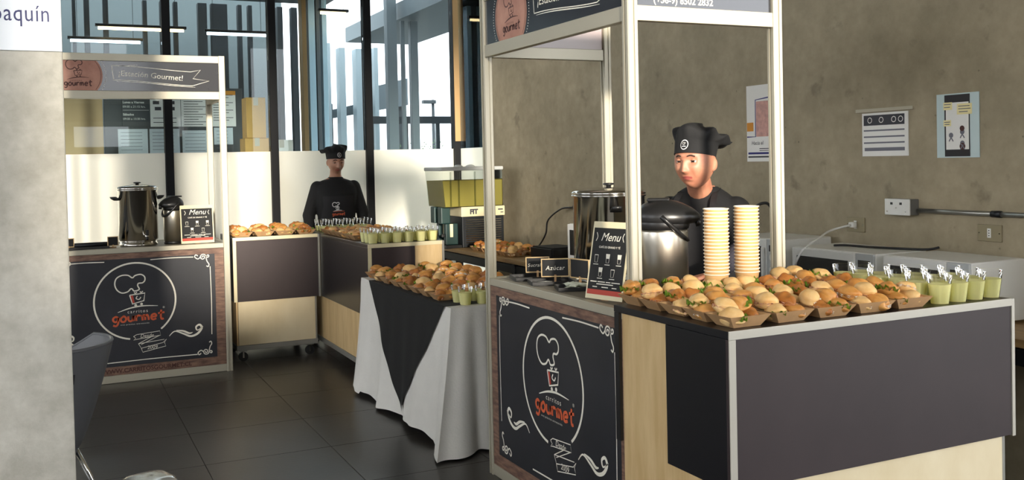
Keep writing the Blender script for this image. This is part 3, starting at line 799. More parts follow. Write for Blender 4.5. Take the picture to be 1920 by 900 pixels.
# ------------------------------------------------------------------ appliances
def microwave(label, x, y0, y1, z, h, d, door=True, note=False, tilt=0):
    r = thing('microwave_oven', label, 'microwave', (x, (y0+y1)/2, z)); w = (y1-y0)/2
    for sy in (-1, 1):
        for sx in (.05, d-.05): MB().lathe([(.014, 0), (.012, .011)], 10, (sx, sy*(w-.05), 0)).build('foot', 'black_plastic', r)
    MB().rbox(.012, -w, .0115, d, w, h, .006).build('body', 'white_plastic', r)
    dw = w-.12
    dr = MB().rbox(-.004, -dw, .015, .0115, w, h-.003, .006).build('door', 'white_plastic', r)
    MB().rbox(-.0065, -dw+.045, .055, -.0043, w-.04, h-.045, .001).build('window', 'black_plastic', dr)
    MB().rbox(-.022, -dw+.012, .06, -.0043, -dw+.03, h-.05, .004).build('handle', 'white_plastic', dr)
    cp = MB().rbox(-.003, -w, .015, .0115, -dw-.0015, h-.003, .004).build('control_panel', 'grey_plastic', r)
    MB().rbox(-.0045, -w+.02, h-.07, -.0032, -dw-.02, h-.035, .0005).build('display', 'black_plastic', cp)
    for q in (.1, .17): MB().tube([(-.02, (-w-dw)/2, h-q), (-.0032, (-w-dw)/2, h-q)], .02, 16).build('knob', 'white_plastic', cp)
    if note:
        nt = MB().rbox(-.0085, -.02, .085, -.0068, .11, .20, .0004).build('note', 'paper', dr)
        t = MB(); mp = lambda u, v: (-.0092, -u, v)
        for u, l, z2 in ((-.085, .07, .155), (-.07, .035, .138), (-.095, .085, .121), (-.08, .06, .104)): t.stroke([(u, z2), (u+l, z2)], .008, mp, False)
        t.stroke([(-.1, .185), (-.06, .185)], .01, mp, False)
        t.build('note_lettering', 'print_dark', nt)
    return r
microwave('white microwave with a paper note on its door on the far table', 3.60, 6.05, 6.60, WZ, .295, .33, note=True)
microwave('white microwave at the right end of the row behind the lemonade', 3.60, 2.953, 3.44, .76, .29, .36)
microwave('middle white microwave of the row with dark door window', 3.60, 3.50, 4.075, .76, .287, .36)
microwave('white microwave farthest left in the row beside the chef', 3.60, 4.16, 4.62, .76, .315, .36)

def urn(label, loc, R, h, rz):
    r = thing('coffee_urn', label, 'urn', loc, rz)
    MB().lathe([(R*.93, 0), (R*.96, .012), (R*.90, .02), (R*.90, .035)], 40).build('base_ring', 'steel', r, True)
    MB().lathe([(R*.9, .036), (R*.985, .05), (R*.985, h*.86), (R*1.03, h*.87), (R*1.03, h*.885)], 48, cap=True).build('body', 'steel', r, True)
    ld = MB().lathe([(R*1.02, h*.886), (R*1.02, h*.91), (R*.97, h*.925), (R*.9, h*.935), (R*.4, h*.955), (.012, h*.96)], 48).build('lid', 'steel', r, True)
    MB().lathe([(.012, h*.956), (.012, h*.975), (.026, h*.983), (.028, h*.992), (.02, h), (.002, h+.001)], 20).build('knob', 'black_plastic', ld, True)
    for s in (-1, 1):
        MB().loft([(h*.72, s*R*1.05, 0, .022, .028), (h*.75, s*R*1.16, 0, .03, .026), (h*.78, s*R*1.26, 0, .022, .022)], 14).build('handle', 'black_plastic', r, True)
    tp = MB().tube([(0, -R*.97, h*.16), (0, -R-.05, h*.16)], .012, 12).build('tap', 'steel', r, True)
    MB().tube([(0, -R-.045, h*.16), (0, -R-.045, h*.10)], .010, 10).build('spout', 'black_plastic', tp, True); MB().rbox(-.008, -R-.06, h*.17, .008, -R-.03, h*.26, .004).build('lever', 'black_plastic', tp)
    return r
urn('large polished steel coffee urn on the front kiosk counter', (2.37, 3.935, .9665), .172, .46, 1.2)
urn('polished steel coffee urn on the left kiosk counter', (.585, 7.80, .9665), .142, .475, .25)
def cord(name, label, pts, r, m, cat='cable'):
    mb = MB(); P = [Vector(p) for p in pts]; Q = []
    for i in range(len(P)-1):
        p0 = P[max(i-1, 0)]; p1 = P[i]; p2 = P[i+1]; p3 = P[min(i+2, len(P)-1)]
        for k in range(8):
            t = k/8; Q.append(.5*((2*p1)+(p2-p0)*t+(2*p0-5*p1+4*p2-p3)*t*t+(3*p1-p0-3*p2+p3)*t*t*t))
    Q.append(P[-1]); mb.tube(Q, r, 8)
    return tag(mb.build(name, m, None, True), label, cat)

def thermos(label, loc, R, h, rz):
    r = thing('airpot_thermos', label, 'thermos', loc, rz); hb = h*.70
    MB().lathe([(R*.94, 0), (R*.97, .012), (R*.94, .02)], 36).build('base', 'black_plastic', r, True)
    MB().lathe([(R*.95, .0205), (R*.95, hb*.96), (R*.93, hb)], 48).build('body', 'brushed_steel', r, True)
    def fn(p, q):
        q = q.copy()
        if p.y < 0: q.y *= 1+.38*max(0, 1-abs(p.z)*.9)   # spout beak in front
        if p.z < -.35: q.z = -.35*h*.17
        return q
    hd = MB().ball((0, 0, hb+h*.115), R*1.06, R*1.06, h*.17, 36, 18, fn).build('pump_head', 'black_plastic', r, True)
    MB().lathe([(R*.98, hb+.001), (R*1.02, hb+.015), (R*1.02, hb+.05)], 36).build('collar', 'black_plastic', r, True)
    MB().rbox(-.035, -.03, h*.965, .035, .06, h*.995, .008).build('push_lever', 'black_plastic', hd)
    MB().tube([(0, -R*1.3, hb+.04), (0, -R*1.36, hb+.01)], .012, 10).build('spout', 'black_plastic', hd, True)
    pts = []
    for k in range(17):
        a = PI*k/16; pts.append((R*1.10*math.cos(a), -R*.75*math.sin(a)-.02*math.sin(a), hb+.055-.10*math.sin(a)))
    MB().tube(pts, .0085, 8).build('carrying_handle', 'black_plastic', r, True)
    return r
thermos('large steel airpot thermos on the front kiosk beside the paper cups', (2.195, 3.235, .9665), .105, .415, .95)
thermos('steel airpot thermos on the left kiosk behind the menu card', (.835, 7.80, .9665), .075, .365, -1.2)

def menu_card(label, loc, rz, w, h, tilt):
    r = thing('menu_stand', label, 'menu stand', loc, rz)
    c, s = math.cos(tilt), math.sin(tilt)
    def P(u, v, o): return (u, v*s-o*c, .004+v*c+o*s)
    def slab(u0, v0, u1, v1, o0, o1, name, m, par):
        vs = [P(u, v, o) for o in (o0, o1) for v in (v0, v1) for u in (u0, u1)]
        return MB().add(vs, [(0, 1, 3, 2), (4, 6, 7, 5), (0, 4, 5, 1), (1, 5, 7, 3), (3, 7, 6, 2), (2, 6, 4, 0)]).build(name, m, par)
    card = slab(-w/2, 0, w/2, h, 0, .004, 'card', 'cream_trim', r)
    f = slab(-w/2+.008, .018, w/2-.008, h-.026, .0042, .0050, 'printed_face', 'black_matte', card)
    slab(-w/2+.008, .018, w/2-.008, .038, .0051, .0056, 'red_footer', 'red_print', f)
    mp = lambda u, v: P(u, v, .0059)
    k = w/.2; q = h/.315; t = MB()
    addtext(t, 'Menu', .046*k, mp, (-.05*k, h-.078*q), shear=.35)
    for sx in (-1, 1): t.stroke([(sx*.075*k, h-.045*q), (sx*.068*k, h-.062*q), (sx*.075*k, h-.08*q)], .003*k, mp)
    addtext(t, 'CAFÉ DE GRANO Y TÉ', .0115*k, mp, (-.055*k, h-.108*q), bold=.0002)
    kk = min(k, q)
    for i, (x, y) in enumerate(((-.062, .148), (0, .148), (.062, .148), (-.032, .092), (.034, .092))):
        x *= k; y *= q
        t.stroke([(x-.010*kk, y+.030*kk), (x-.007*kk, y), (x+.007*kk, y), (x+.010*kk, y+.030*kk)], .0016*kk, mp, False)
        if i in (1, 2, 3): t.poly([(x-.009*kk, y+.017*kk), (x+.009*kk, y+.017*kk), (x+.011*kk, y+.036*kk), (x-.011*kk, y+.036*kk)], mp)
        else: t.stroke([(x-.010*kk, y+.030*kk), (x+.010*kk, y+.030*kk)], .003*kk, mp, False)
        t.stroke([(x-.014*k, y-.008*kk), (x+.014*k, y-.008*kk)], .0028*kk, mp, False)
    for a, b, y in ((-.08, -.045, .070), (-.04, .0, .070), (.005, .03, .070), (.035, .08, .070), (-.045, .045, .061), (-.065, -.04, .049), (-.015, .02, .049), (.04, .065, .049)): t.stroke([(a*k, y*q), (b*k, y*q)], .0038*kk, mp, False)
    t.build('menu_lettering', 'chalk', f)
    # easel back leg
    slab2 = MB().add([(-.02, .004, .0), (.02, .004, .0), (.02, h*s*.85+.001, h*c*.75), (-.02, h*s*.85+.001, h*c*.75), (-.02, .11, .0), (.02, .11, .0)], [(0, 3, 2, 1), (4, 5, 2, 3)]).build('easel_back', 'kraft', r)
    return r
menu_card('tilted black menu card standing on the front kiosk counter', (1.987, 3.353, .9705), -1.31, .205, .315, .20)
menu_card('black menu card standing on the left kiosk counter', (.985, 7.60, .9705), .05, .24, .285, .10)

# ------------------------------------------------------------------ serving trays, sugar, chalk signs
def serving_tray(label, x, y, rz, w=.20, d=.14, z=.9665, h=.018):
    r = thing('serving_tray', label, 'tray', (x, y, z), rz)
    MB().rbox(-w/2, -d/2, 0, w/2, d/2, .004, .001).build('base', 'black_plastic', r)
    for q in (-1, 1):
        MB().rbox(-w/2, q*(d/2)-(.004 if q > 0 else 0), .0042, w/2, q*(d/2)+(.004 if q < 0 else 0), h, .001).build('rim', 'black_plastic', r)
        MB().rbox(q*w/2-(.004 if q > 0 else 0), -d/2+.0042, .0042, q*w/2+(.004 if q < 0 else 0), d/2-.0042, h, .001).build('rim', 'black_plastic', r)
    return r
serving_tray('flat black tray farthest left on the front kiosk counter', 2.10, 4.19, -.25, .22, .16)
serving_tray('flat black tray under the sugar sign on the front kiosk counter', 2.08, 3.985, -.3, .20, .15)
serving_tray('flat black tray full of sugar sachets beside the menu card', 2.09, 3.74, -.35, .20, .14)
rnd = random.Random(11)
for i in range(16):
    a = rnd.uniform(0, PI); x = 2.09+rnd.uniform(-.055, .055); y = 3.74+rnd.uniform(-.04, .04)
    ms = MB().grid(lambda u, v: ((u-.5)*.055, (v-.5)*.032, .0012+.004*math.sin(PI*u)*math.sin(PI*v)), 6, 4).add([(-.0275, -.016, 0), (.0275, -.016, 0), (.0275, .016, 0), (-.0275, .016, 0)], [(0, 3, 2, 1)])
    o = ms.build('sugar_sachet', 'sugar_paper', None, False, (x, y, .9712+.0016*i), (rnd.uniform(-.15, .15), rnd.uniform(-.15, .15), a))
    tag(o, 'crumpled white paper sugar sachet in the tray beside the menu card', 'sachet', 'sugar sachets in the kiosk tray')
def organiser():
    r = thing('stirrer_box', 'low black box with white lid behind the sugar sachets', 'box', (2.22, 3.62, .9665), -.25)
    MB().rbox(-.06, -.09, 0, .06, .09, .055, .003).build('body', 'black_plastic', r); MB().rbox(-.05, -.095, .0555, .05, .06, .062, .002).build('lid', 'white_plastic', r)
    for k in range(9): MB().tube([(-.02+.006*k, .06, .056), (-.03+.008*k, .075, .085)], .0018, 6).build('stirrer', 'black_plastic', r)
organiser()
def chalk_sign(label, word, x, y, z, rz, w=.115, h=.075, post=.03):
    r = thing('chalkboard_sign', label, 'sign', (x, y, z), rz)
    MB().rbox(-.022, -.012, 0, .022, .012, .006, .001).build('foot', 'kraft', r); MB().rbox(-.005, -.004, .0062, .005, .004, post+.01, .001).build('stem', 'kraft', r)
    b = MB().rbox(-w/2+.005, -.003, post+.005, w/2-.005, .003, post+h-.005, .0005).build('slate', 'black_matte', r)
    for x0, z0, x1, z1 in ((-w/2, 0, w/2, .0048), (-w/2, h-.0048, w/2, h), (-w/2, .005, -w/2+.0048, h-.005), (w/2-.0048, .005, w/2, h-.005)):
        MB().rbox(x0, -.005, post+z0, x1, .005, post+z1, .0008).build('frame_bar', 'maple', r)
    if word:
        t = MB(); mp = lambda u, v: (u, -.0036, v); tw = textwidth(word, .028, shear=.2, spacing=1.1)
        addtext(t, word, min(.028, .028*(w*.82)/tw), mp, (-min(tw, w*.82)/2, post+h*.38), shear=.2, spacing=1.1); t.build('chalk_word', 'chalk', b)
    return r
chalk_sign('small framed chalkboard reading Sucralosa on the front kiosk', 'Sucralosa', 2.10, 4.16, .9708, -.42)
chalk_sign('small framed chalkboard reading Azúcar on the front kiosk', 'Azúcar', 2.087, 3.955, .9708, -.42, .13, .085)
chalk_sign('small blank chalkboard turned sideways beside the sugar sign', '', 2.165, 3.86, .9665, -1.35, .13, .09)
MB_sachet = None
o = MB().rbox(-.035, -.018, 0, .035, .018, .006, .002).build('paper_packet', 'paper', None, False, (2.05, 3.99, .9712), (0, 0, .4)); tag(o, 'small white paper packet on the tray under the sugar sign', 'packet')
# left kiosk counter: trays and tiny signs
serving_tray('flat black tray on the left kiosk counter near the pillar', .22, 7.72, .05, .30, .16)
chalk_sign('tiny framed sign on the left kiosk right of the black tray', '', .40, 7.70, .9665, .2, .075, .07, .012)
chalk_sign('tiny framed sign on the left kiosk closest to the pillar', '', .105, 7.72, .9708, .25, .075, .065, .012)
o = MB().tube([(-.12, 0, .02), (.12, .01, .02)], .018, 12).build('stirrer_pack', 'dark_metal', None, True, (.26, 7.74, .9715), (0, 0, 0)); tag(o, 'rolled dark pack lying on the tray of the left kiosk', 'pack')

# ------------------------------------------------------------------ juice dispenser
def dispenser():
    r = thing('juice_dispenser', 'juice dispenser with a tank of yellow juice on the far wall table', 'dispenser', (3.4, 8.25, WZ))
    W = .38
    MB().rbox(0, 0, 0, .42, W, .40, .006).build('cooling_base', 'dark_metal', r)
    bp = MB().rbox(-.01, -.006, .285, .43, W, .375, .004).build('top_band', 'cream_trim', r)
    mp = lambda u, v: (u, -.0068, v)
    t = MB(); addtext(t, 'FIT', .06, mp, (.075, .31), bold=.004); t.stroke([(.36, .342), (.41, .342)], .012, mp, False); t.stroke([(.385, .314), (.415, .314)], .008, mp, False); t.build('band_lettering', 'print_dark', bp)
    for k in range(11): MB().rbox(.03, -.008, .04+.021*k, .39, -.0005, .049+.021*k, .001).build('vent_slat', 'steel', r)
    # tank
    def shell(dx, z0, z1, m, name, par, inset=0):
        def s(z):
            q = (z-.37)/.34; return (-.205+.03*(1-q)+inset, .40+.0*q-inset, -.03+inset, W+.02-inset)
        a = s(z0); b = s(z1)
        vs = [(a[0], a[2], z0), (a[1], a[2], z0), (a[1], a[3], z0), (a[0], a[3], z0), (b[0], b[2], z1), (b[1], b[2], z1), (b[1], b[3], z1), (b[0], b[3], z1)]
        fs = [(0, 3, 2, 1), (0, 1, 5, 4), (1, 2, 6, 5), (2, 3, 7, 6), (3, 0, 4, 7)]
        if inset: fs.append((4, 5, 6, 7))
        return MB().add(vs, fs).build(name, m, par)
    tk = shell(0, .378, .71, 'tank_plastic', 'tank', r)
    shell(0, .382, .62, 'lemonade_tank', 'juice', tk, .004)
    for x in (-.12, -.04, .12, .28): MB().rbox(x-.008, -.0345, .385, x+.008, -.0305, .70, .001).build('tank_rib', 'tank_plastic', tk)
    ld = MB().rbox(-.215, -.04, .7105, .41, W+.03, .745, .01).build('tank_lid', 'grey_plastic', r)
    for x in (.02, .14): MB().ball((x, .12, .745), .045, .045, .02, 16, 8).build('lid_bump', 'grey_plastic', ld, True)
    # taps at the front
    for y in (.04, .22):
        tp = MB().rbox(-.19, y, .225, -.10, y+.10, .377, .008).build('tap_block', 'teal_plastic', r)
        MB().rbox(-.14, y+.02, .03, -.02, y+.08, .224, .006).build('tap_column', 'teal_plastic', tp)
        MB().rbox(-.17, y+.035, .10, -.142, y+.065, .13, .004).build('push_lever', 'black_plastic', tp)
        MB().rbox(-.10, y+.018, .10, -.07, y+.0195, .22, .0004).build('tap_label', 'cream_trim', tp)
    MB().rbox(-.17, .0, 0.0, -.005, W, .028, .004).build('drip_tray', 'black_plastic', r)
dispenser()

# ------------------------------------------------------------------ wall fittings, posters, cables
XW = 4.0
def wall_plate(label, y, z, w, h, m, sock):
    r = thing('wall_outlet', label, 'outlet', (XW, y, z))
    MB().rbox(-.008, -w/2, -h/2, -.0005, w/2, h/2, .002).build('plate', m, r)
    s = MB().rbox(-.010, -.010, -.022, -.0082, .010, .022, .0008).build('socket', 'white_plastic', r)
    for k in (-1, 0, 1): MB().tube([(-.0108, 0, k*.012), (-.0101, 0, k*.012)], .003, 8).build('socket_hole', 'black_plastic', s)
    for q in (-1, 1): MB().tube([(-.0098, q*w*.42, 0), (-.0081, q*w*.42, 0)], .003, 8).build('screw', 'steel', r)
    return r
wall_plate('brass coloured wall outlet below the right end of the conduit', 3.164, 1.15, .131, .08, 'plate_tan', 1)
wall_plate('brass coloured wall outlet with the white plug above the microwaves', 4.01, 1.148, .131, .08, 'plate_tan', 1)
wall_plate('wall outlet with the black plug above the far wall table', 7.15, 1.14, .09, .11, 'plate_tan', 1)
def plug(label, y, z, m):
    r = thing('power_plug', label, 'plug', (XW, y, z))
    MB().rbox(-.045, -.018, -.015, -.0112, .018, .015, .006).build('body', m, r); MB().tube([(-.06, .004, -.004), (-.044, 0, 0)], .007, 8).build('strain_relief', m, r, True)
plug('white plug in the outlet above the microwaves', 4.01, 1.148, 'white_plastic')
plug('black plug in the outlet above the far wall table', 7.15, 1.14, 'black_plastic')
cord('white_power_cable', 'white cable running from the wall plug down over the middle microwave', [(3.938, 4.014, 1.144), (3.85, 4.05, 1.12), (3.72, 4.0, 1.09), (3.585, 3.98, 1.03), (3.56, 4.02, .93), (3.57, 4.05, .80)], .006, 'white_plastic')
cord('black_power_cable', 'black cable hanging from the wall plug to the rolls on the far table', [(3.938, 7.153, 1.136), (3.92, 7.3, 1.12), (3.90, 7.5, 1.02), (3.90, 7.55, .90), (3.9, 7.66, .80), (3.9, 7.74, .757)], .008, 'black_plastic')
cord('black_plug_cable', 'thick black cable lying on top of the middle microwave', [(3.75, 3.92, 1.0535), (3.76, 3.85, 1.058), (3.80, 3.7, 1.056), (3.86, 3.56, 1.055), (3.93, 3.47, 1.054), (3.955, 3.42, 1.066)], .006, 'black_plastic')
cord('black_looped_cable', 'black cable looping beside the leftmost microwave', [(3.9, 4.75, .768), (3.9, 4.80, 1.1), (3.88, 4.72, 1.22), (3.92, 4.66, 1.25), (3.97, 4.66, 1.2)], .009, 'black_plastic')
def conduit():
    r = thing('conduit_run', 'metal conduit pipe running along the concrete wall', 'conduit', (XW, 3.0, 1.262))
    MB().tube([(-.018, -.9, -.02), (-.018, .115, -.02)], .0125, 16).build('pipe', 'conduit', r, True); MB().tube([(-.018, .115, -.02), (-.018, .57, -.02)], .0125, 16).build('pipe', 'conduit', r, True)
    MB().tube([(-.018, .09, -.02), (-.018, .14, -.02)], .016, 16).build('coupling', 'dark_metal', r, True)
    MB().box(-.004, -.05, -.034, -.0005, -.03, .012).build('pipe_clip', 'dark_metal', r)
    b = thing('junction_outlet', 'white socket box at the left end of the conduit', 'outlet', (XW, 3.665, 1.255))
    MB().rbox(-.062, -.085, -.037, -.0005, .075, .045, .004).build('metal_box', 'box_grey', b)
    f = MB().rbox(-.070, -.087, -.038, -.0625, .077, .046, .003).build('face_plate', 'white_plastic', b)
    for y, z in ((-.03, .022), (.03, .022)): MB().rbox(-.0712, y-.008, z-.006, -.0702, y+.008, z+.006, .0004).build('socket_slot', 'black_plastic', f)
    for y, z in ((0, 0), (.06, -.02), (-.06, -.02)): MB().tube([(-.0714, y, z), (-.0702, y, z)], .004, 8).build('screw', 'steel', f)
conduit()
def paper_base(name, label, y0, y1, z0, z1, m, sag=0):
    r = thing(name, label, 'poster', (XW, (y0+y1)/2, z0)); w = (y0-y1)/2; h = z1-z0
    # u runs to the viewer's right (towards -y)
    s = MB().grid(lambda u, v: (-.004-.004*math.sin(PI*v)*math.sin(PI*u*1.0)*sag, w-2*w*u, h*v), 8, 8)
    s.grid(lambda u, v: (-.0015, w-2*w*u, h*(1-v)), 8, 8)
    sh = s.build('sheet', m, r)
    mp = lambda u, v: (-.0052-.004*math.sin(PI*min(max(v/h, 0), 1))*math.sin(PI*min(max((u+w)/(2*w), 0), 1))*sag, -u, v)
    return r, sh, mp, w, h
def rect(mb, u0, v0, u1, v1, mp, n=6):
    for i in range(n):
        a = u0+(u1-u0)*i/n; b = u0+(u1-u0)*(i+1)/n
        for j in range(n): c = v0+(v1-v0)*j/n; d = v0+(v1-v0)*(j+1)/n; mb.poly([(a, c), (b, c), (b, d), (a, d)], mp)
    return mb
def up(mp, k=1):
    return lambda u, v: (mp(u, v)[0]-.0007*k, mp(u, v)[1], mp(u, v)[2])
def posters():
    r, s, mp, w, h = paper_base('wall_poster', 'tall white poster with pink picture and blue bars behind the kiosk post', 4.926, 4.60, 1.503, 1.98, 'paper', 1)
    m = MB(); rect(m, -.16, .19, -.095, .245, mp, 2); m.build('orange_tab', 'print_orange', s)
    m = MB(); m.stroke([(-.16, .155), (-.075, .155), (-.075, .385), (.05, .395)], .008, mp, False); rect(m, .06, .15, .155, .40, mp, 3); rect(m, -.15, .045, .155, .058, mp, 4); m.build('blue_print', 'print_blue', s)
    m = MB(); rect(m, -.068, .155, .055, .375, mp, 3); m.build('picture', 'print_pink', s)
    m = MB(); rect(m, -.15, .024, .155, .034, up(mp), 4); addtext(m, 'Hacia el', .035, up(mp), (-.115, .105), shear=.15); addtext(m, 'uo', .035, up(mp), (.105, .105), shear=.15); m.stroke([(-.04, .08), (.14, .08)], .005, up(mp), False); m.stroke([(-.04, .068), (.14, .068)], .004, up(mp), False); m.stroke([(.10, .44), (.14, .44)], .012, up(mp), False); m.build('poster_lettering', 'print_dark', s)
    r, s, mp, w, h = paper_base('wall_notice', 'square printed notice with dark header and four grey lines', 3.955, 3.64, 1.523, 1.755, 'paper', 1)
    m = MB(); rect(m, -.145, .165, .135, .22, mp, 3); m.build('dark_header', 'print_dark', s)
    m = MB()
    for z in (.138, .104, .072): rect(m, -.145, z-.004, .135, z+.004, mp, 3)
    rect(m, -.14, .028, .135, .046, mp, 3); m.build('grey_bars', 'print_grey', s)
    m = MB()
    for u in (-.10, -.02, .065, .11): m.stroke([(u+.014*math.cos(2*PI*i/10), .193+.014*math.sin(2*PI*i/10)) for i in range(10)], .004, up(mp), closed=True)
    m.build('icons', 'paper', s)
    MB().rbox(-.0085, -.19, .238, -.006, .20, .256, .0005).build('tape_strip', 'tape', r)
    r, s, mp, w, h = paper_base('phone_poster', 'pale blue poster showing a large mobile phone', 3.461, 3.215, 1.509, 1.823, 'print_teal', .4)
    m = MB(); rect(m, -.075, .006, .072, .308, mp, 3); m.build('phone_outline', 'phone_black', s)
    m = MB(); rect(m, -.066, .04, .066, .27, up(mp), 3); m.build('phone_screen', 'paper', s)
    m = MB()
    for a, b, c, d in ((-.08, .235, -.028, .272), (-.0, .21, .085, .262), (-.08, .155, -.035, .185)):
        m = MB(); rect(m, a, b, c, d, up(mp, 2), 2); m.build('speech_bubble', 'print_cream', s)
    m = MB()
    for u, v, l in ((-.075, .262, .04), (-.075, .248, .035), (.008, .25, .065), (.008, .237, .07), (.012, .223, .05), (-.075, .175, .035), (-.073, .164, .03)): m.stroke([(u, v), (u+l, v)], .004, up(mp, 3), False)
    for u, v in ((-.035, .11), (.03, .125), (.03, .07)):
        m.disc((u, v), .013, up(mp, 3), 12); m.stroke([(u-.012, v-.03), (u, v-.014), (u+.012, v-.03)], .006, up(mp, 3))
    m.build('drawn_figures', 'print_grey', s)
    m = MB(); m.disc((.03, .055), .017, up(mp, 3), 12); m.disc((.03, .142), .014, up(mp, 4), 10); m.build('brown_figures', 'leather_dark', s)
posters()
def pillar_sign():
    r = thing('wall_sign', 'white wall sign with dark blue lettering at the top of the pillar', 'sign', (-.354, 3.4, 1.916))
    p = MB().rbox(-.30, -.008, 0, .3995, -.0005, .68, .001).build('panel', 'sign_white', r)
    mp = lambda u, v: (u, -.0088, v); t = MB(); w = textwidth('San Joaquín', .066, spacing=1.08)
    vs, fs = text2d('San Joaquín', .0748, spacing=1.08); x1 = max(v[0] for v in vs); sx = .76
    t.add([mp(.365+(x-x1)*sx, .092+y) for x, y in vs], fs); t.build('sign_lettering', 'sign_blue', p)
pillar_sign()

# ------------------------------------------------------------------ food: rolls, paper boats, cups
def bun_mesh(kind, seed):
    r = random.Random(seed); a, b, h = (.045, .030, .030)
    ph = r.uniform(0, 6)
    if kind == 'bread_brown': a, b, h = .048, .027, .028
    if kind == 'bread_pale': a, b, h = .042, .032, .031
    def fn(p, q):
        x, y, z = q
        n = 1+.045*math.sin(5*p.x+ph)*math.cos(4*p.y+ph*2)+.03*math.sin(7*p.z+3*p.x+ph)
        if kind == 'bread_brown':    # crescent roll: ridged, curved and tapering
            n *= 1+.08*math.cos(10*p.x+ph); tap = 1-.38*p.x*p.x
            if p.y > -.2 and abs(p.z-.02) < .15: n *= 1-.25*(1-abs(p.z-.02)/.15)
            return Vector((x, y*tap*n+.012*p.x*p.x, (z*tap*n if z > 0 else z*.62)))
        if p.y > -.55 and abs(p.z-.05) < .17: n *= 1-.30*(1-abs(p.z-.05)/.17)*min(1, (p.y+.55)/.5)
        if kind == 'bread_gold' and p.z > 0: n *= 1-.20*math.exp(-((p.y+.25)/.16)**2)
        k = 1 if z > 0 else .66
        return Vector((x*n, y*n, z*k*n))
    return MB().ball((0, 0, h*.66), a, b, h, 26, 18, fn).mesh('bread_roll', kind, True)
def fill_mesh(kind, seed):
    r = random.Random(seed*13+1)
    m = MB(); ph = r.uniform(0, 6)
    z0 = .021
    def g(u, v):
        t = -.2+1.9*u*PI*.62; rad = .70+.56*v
        wv = .0045*math.sin(t*11+ph)*v+.002*math.sin(t*23)*v
        if kind == 'lettuce': return (.040*rad*math.cos(t), .029*rad*math.sin(t), z0+wv*1.9+.003*v)
        if kind == 'ham': return (.040*min(rad, 1.08)*math.cos(t), .029*min(rad, 1.1)*math.sin(t), z0+wv*.7)
        return (.040*min(rad, 1.1)*math.cos(t), .029*min(rad, 1.12)*math.sin(t), z0+wv*.6+.002)
    m.grid(g, 30, 3)
    if kind != 'lettuce': m.grid(lambda u, v: tuple(Vector(g(u, v))+Vector((0, 0, -.005))), 30, 3)
    return m.mesh('filling', {'lettuce': 'lettuce', 'ham': 'ham', 'cream': 'cream_filling'}[kind], True)
BUNS = {k: [bun_mesh(k, s+1) for s in range(3)] for k in ('bread_pale', 'bread_gold', 'bread_brown')}
FILLS = {k: [fill_mesh(k, s) for s in range(2)] for k in ('lettuce', 'ham', 'cream')}
KN = {'bread_pale': 'pale soft', 'bread_gold': 'golden', 'bread_brown': 'brown crescent'}
FN = {'lettuce': 'lettuce', 'ham': 'ham', 'cream': 'white cream'}
def boat_mesh():
    m = MB(); a, b, A, B, h, t = .052, .042, .080, .062, .036, .0016
    def ring(x, y, z): return [(-x, -y, z), (x, -y, z), (x, y, z), (-x, y, z)]
    o = ring(a, b, 0)+ring(A, B, h); i = ring(a-t, b-t, t)+ring(A-t, B-t, h+.0005)
    m.add(o, [(3, 2, 1, 0), (0, 1, 5, 4), (1, 2, 6, 5), (2, 3, 7, 6), (3, 0, 4, 7)])
    m.cur = 1
    m.add(i, [(0, 1, 2, 3), (4, 5, 1, 0), (5, 6, 2, 1), (6, 7, 3, 2), (7, 4, 0, 3)])
    m.cur = 0; m.add(o[4:]+i[4:], [(k, (k+1) % 4, (k+1) % 4+4, k+4) for k in range(4)])
    return m.mesh('paper_boat', ['kraft', 'kraft_in'])
BOAT = boat_mesh()
rr = random.Random(21)
def put_boat(x, y, z, rz, where, group, weights, boatlabel, count=4):
    o = link('paper_boat', BOAT, None, (x, y, z), (0, 0, rz)); tag(o, boatlabel, 'food tray', 'kraft boats '+group)
    c, s = math.cos(rz), math.sin(rz)
    spots = [(-.034, -.012, .0022, PI/2+rr.uniform(-.35, .35), 0), (.034, -.014, .0022, PI/2+rr.uniform(-.35, .35), 0), (rr.uniform(-.038, -.032) if count == 4 else rr.uniform(-.01, .01), .030, .030, rr.uniform(1.2, 1.9) if count == 4 else rr.uniform(-.4, .4), -.25), (rr.uniform(.032, .038), .026, .032, rr.uniform(1.2, 1.9), -.25)]
    spots = spots[:count]
    for dx, dy, dz, a, tl in spots:
        k = rr.choices(['bread_pale', 'bread_gold', 'bread_brown'], weights)[0]
        f = rr.choice(['lettuce', 'ham', 'cream'])
        bo = link('bread_roll', rr.choice(BUNS[k]), None, (x+c*dx-s*dy, y+s*dx+c*dy, z+dz), (rr.uniform(-.12, .42)*(1.5 if tl else .8), rr.uniform(-.2, .2), rz+a+(PI if rr.random() < .35 else 0)))
        sc = rr.uniform(1.02, 1.18); bo.scale = (sc, sc, sc)
        tag(bo, f'{KN[k]} bread roll with {FN[f]} {where}', 'bread roll', f'bread rolls {group}')
        link('filling', rr.choice(FILLS[f]), bo)
# island counter: five by five boats, the back ones replaced by the cup stacks
for i in range(5):
    for j in range(5):
        x = 1.925+.173*i; y = 2.425+.133*j
        if (j == 4 and i in (2, ) ) or (j == 4 and i == 3): continue
        put_boat(x+rr.uniform(-.004, .004), y+rr.uniform(-.003, .003), BZ+.001, rr.uniform(-.05, .05), ('in the front row' if j == 0 else 'in the rear rows')+' on the dark counter', 'on the dark bar counter', (2, 1.4, 1),
                 ['kraft paper boat of rolls at the near corner of the dark bar counter', 'second kraft boat from the near corner, front edge of the dark counter', 'middle kraft boat of five along the front edge of the dark counter', 'fourth kraft boat along the front edge of the dark counter', 'kraft boat of rolls next to the lemonade on the dark counter'][i] if j == 0 else 'kraft paper boat of rolls behind the front row on the dark bar counter')
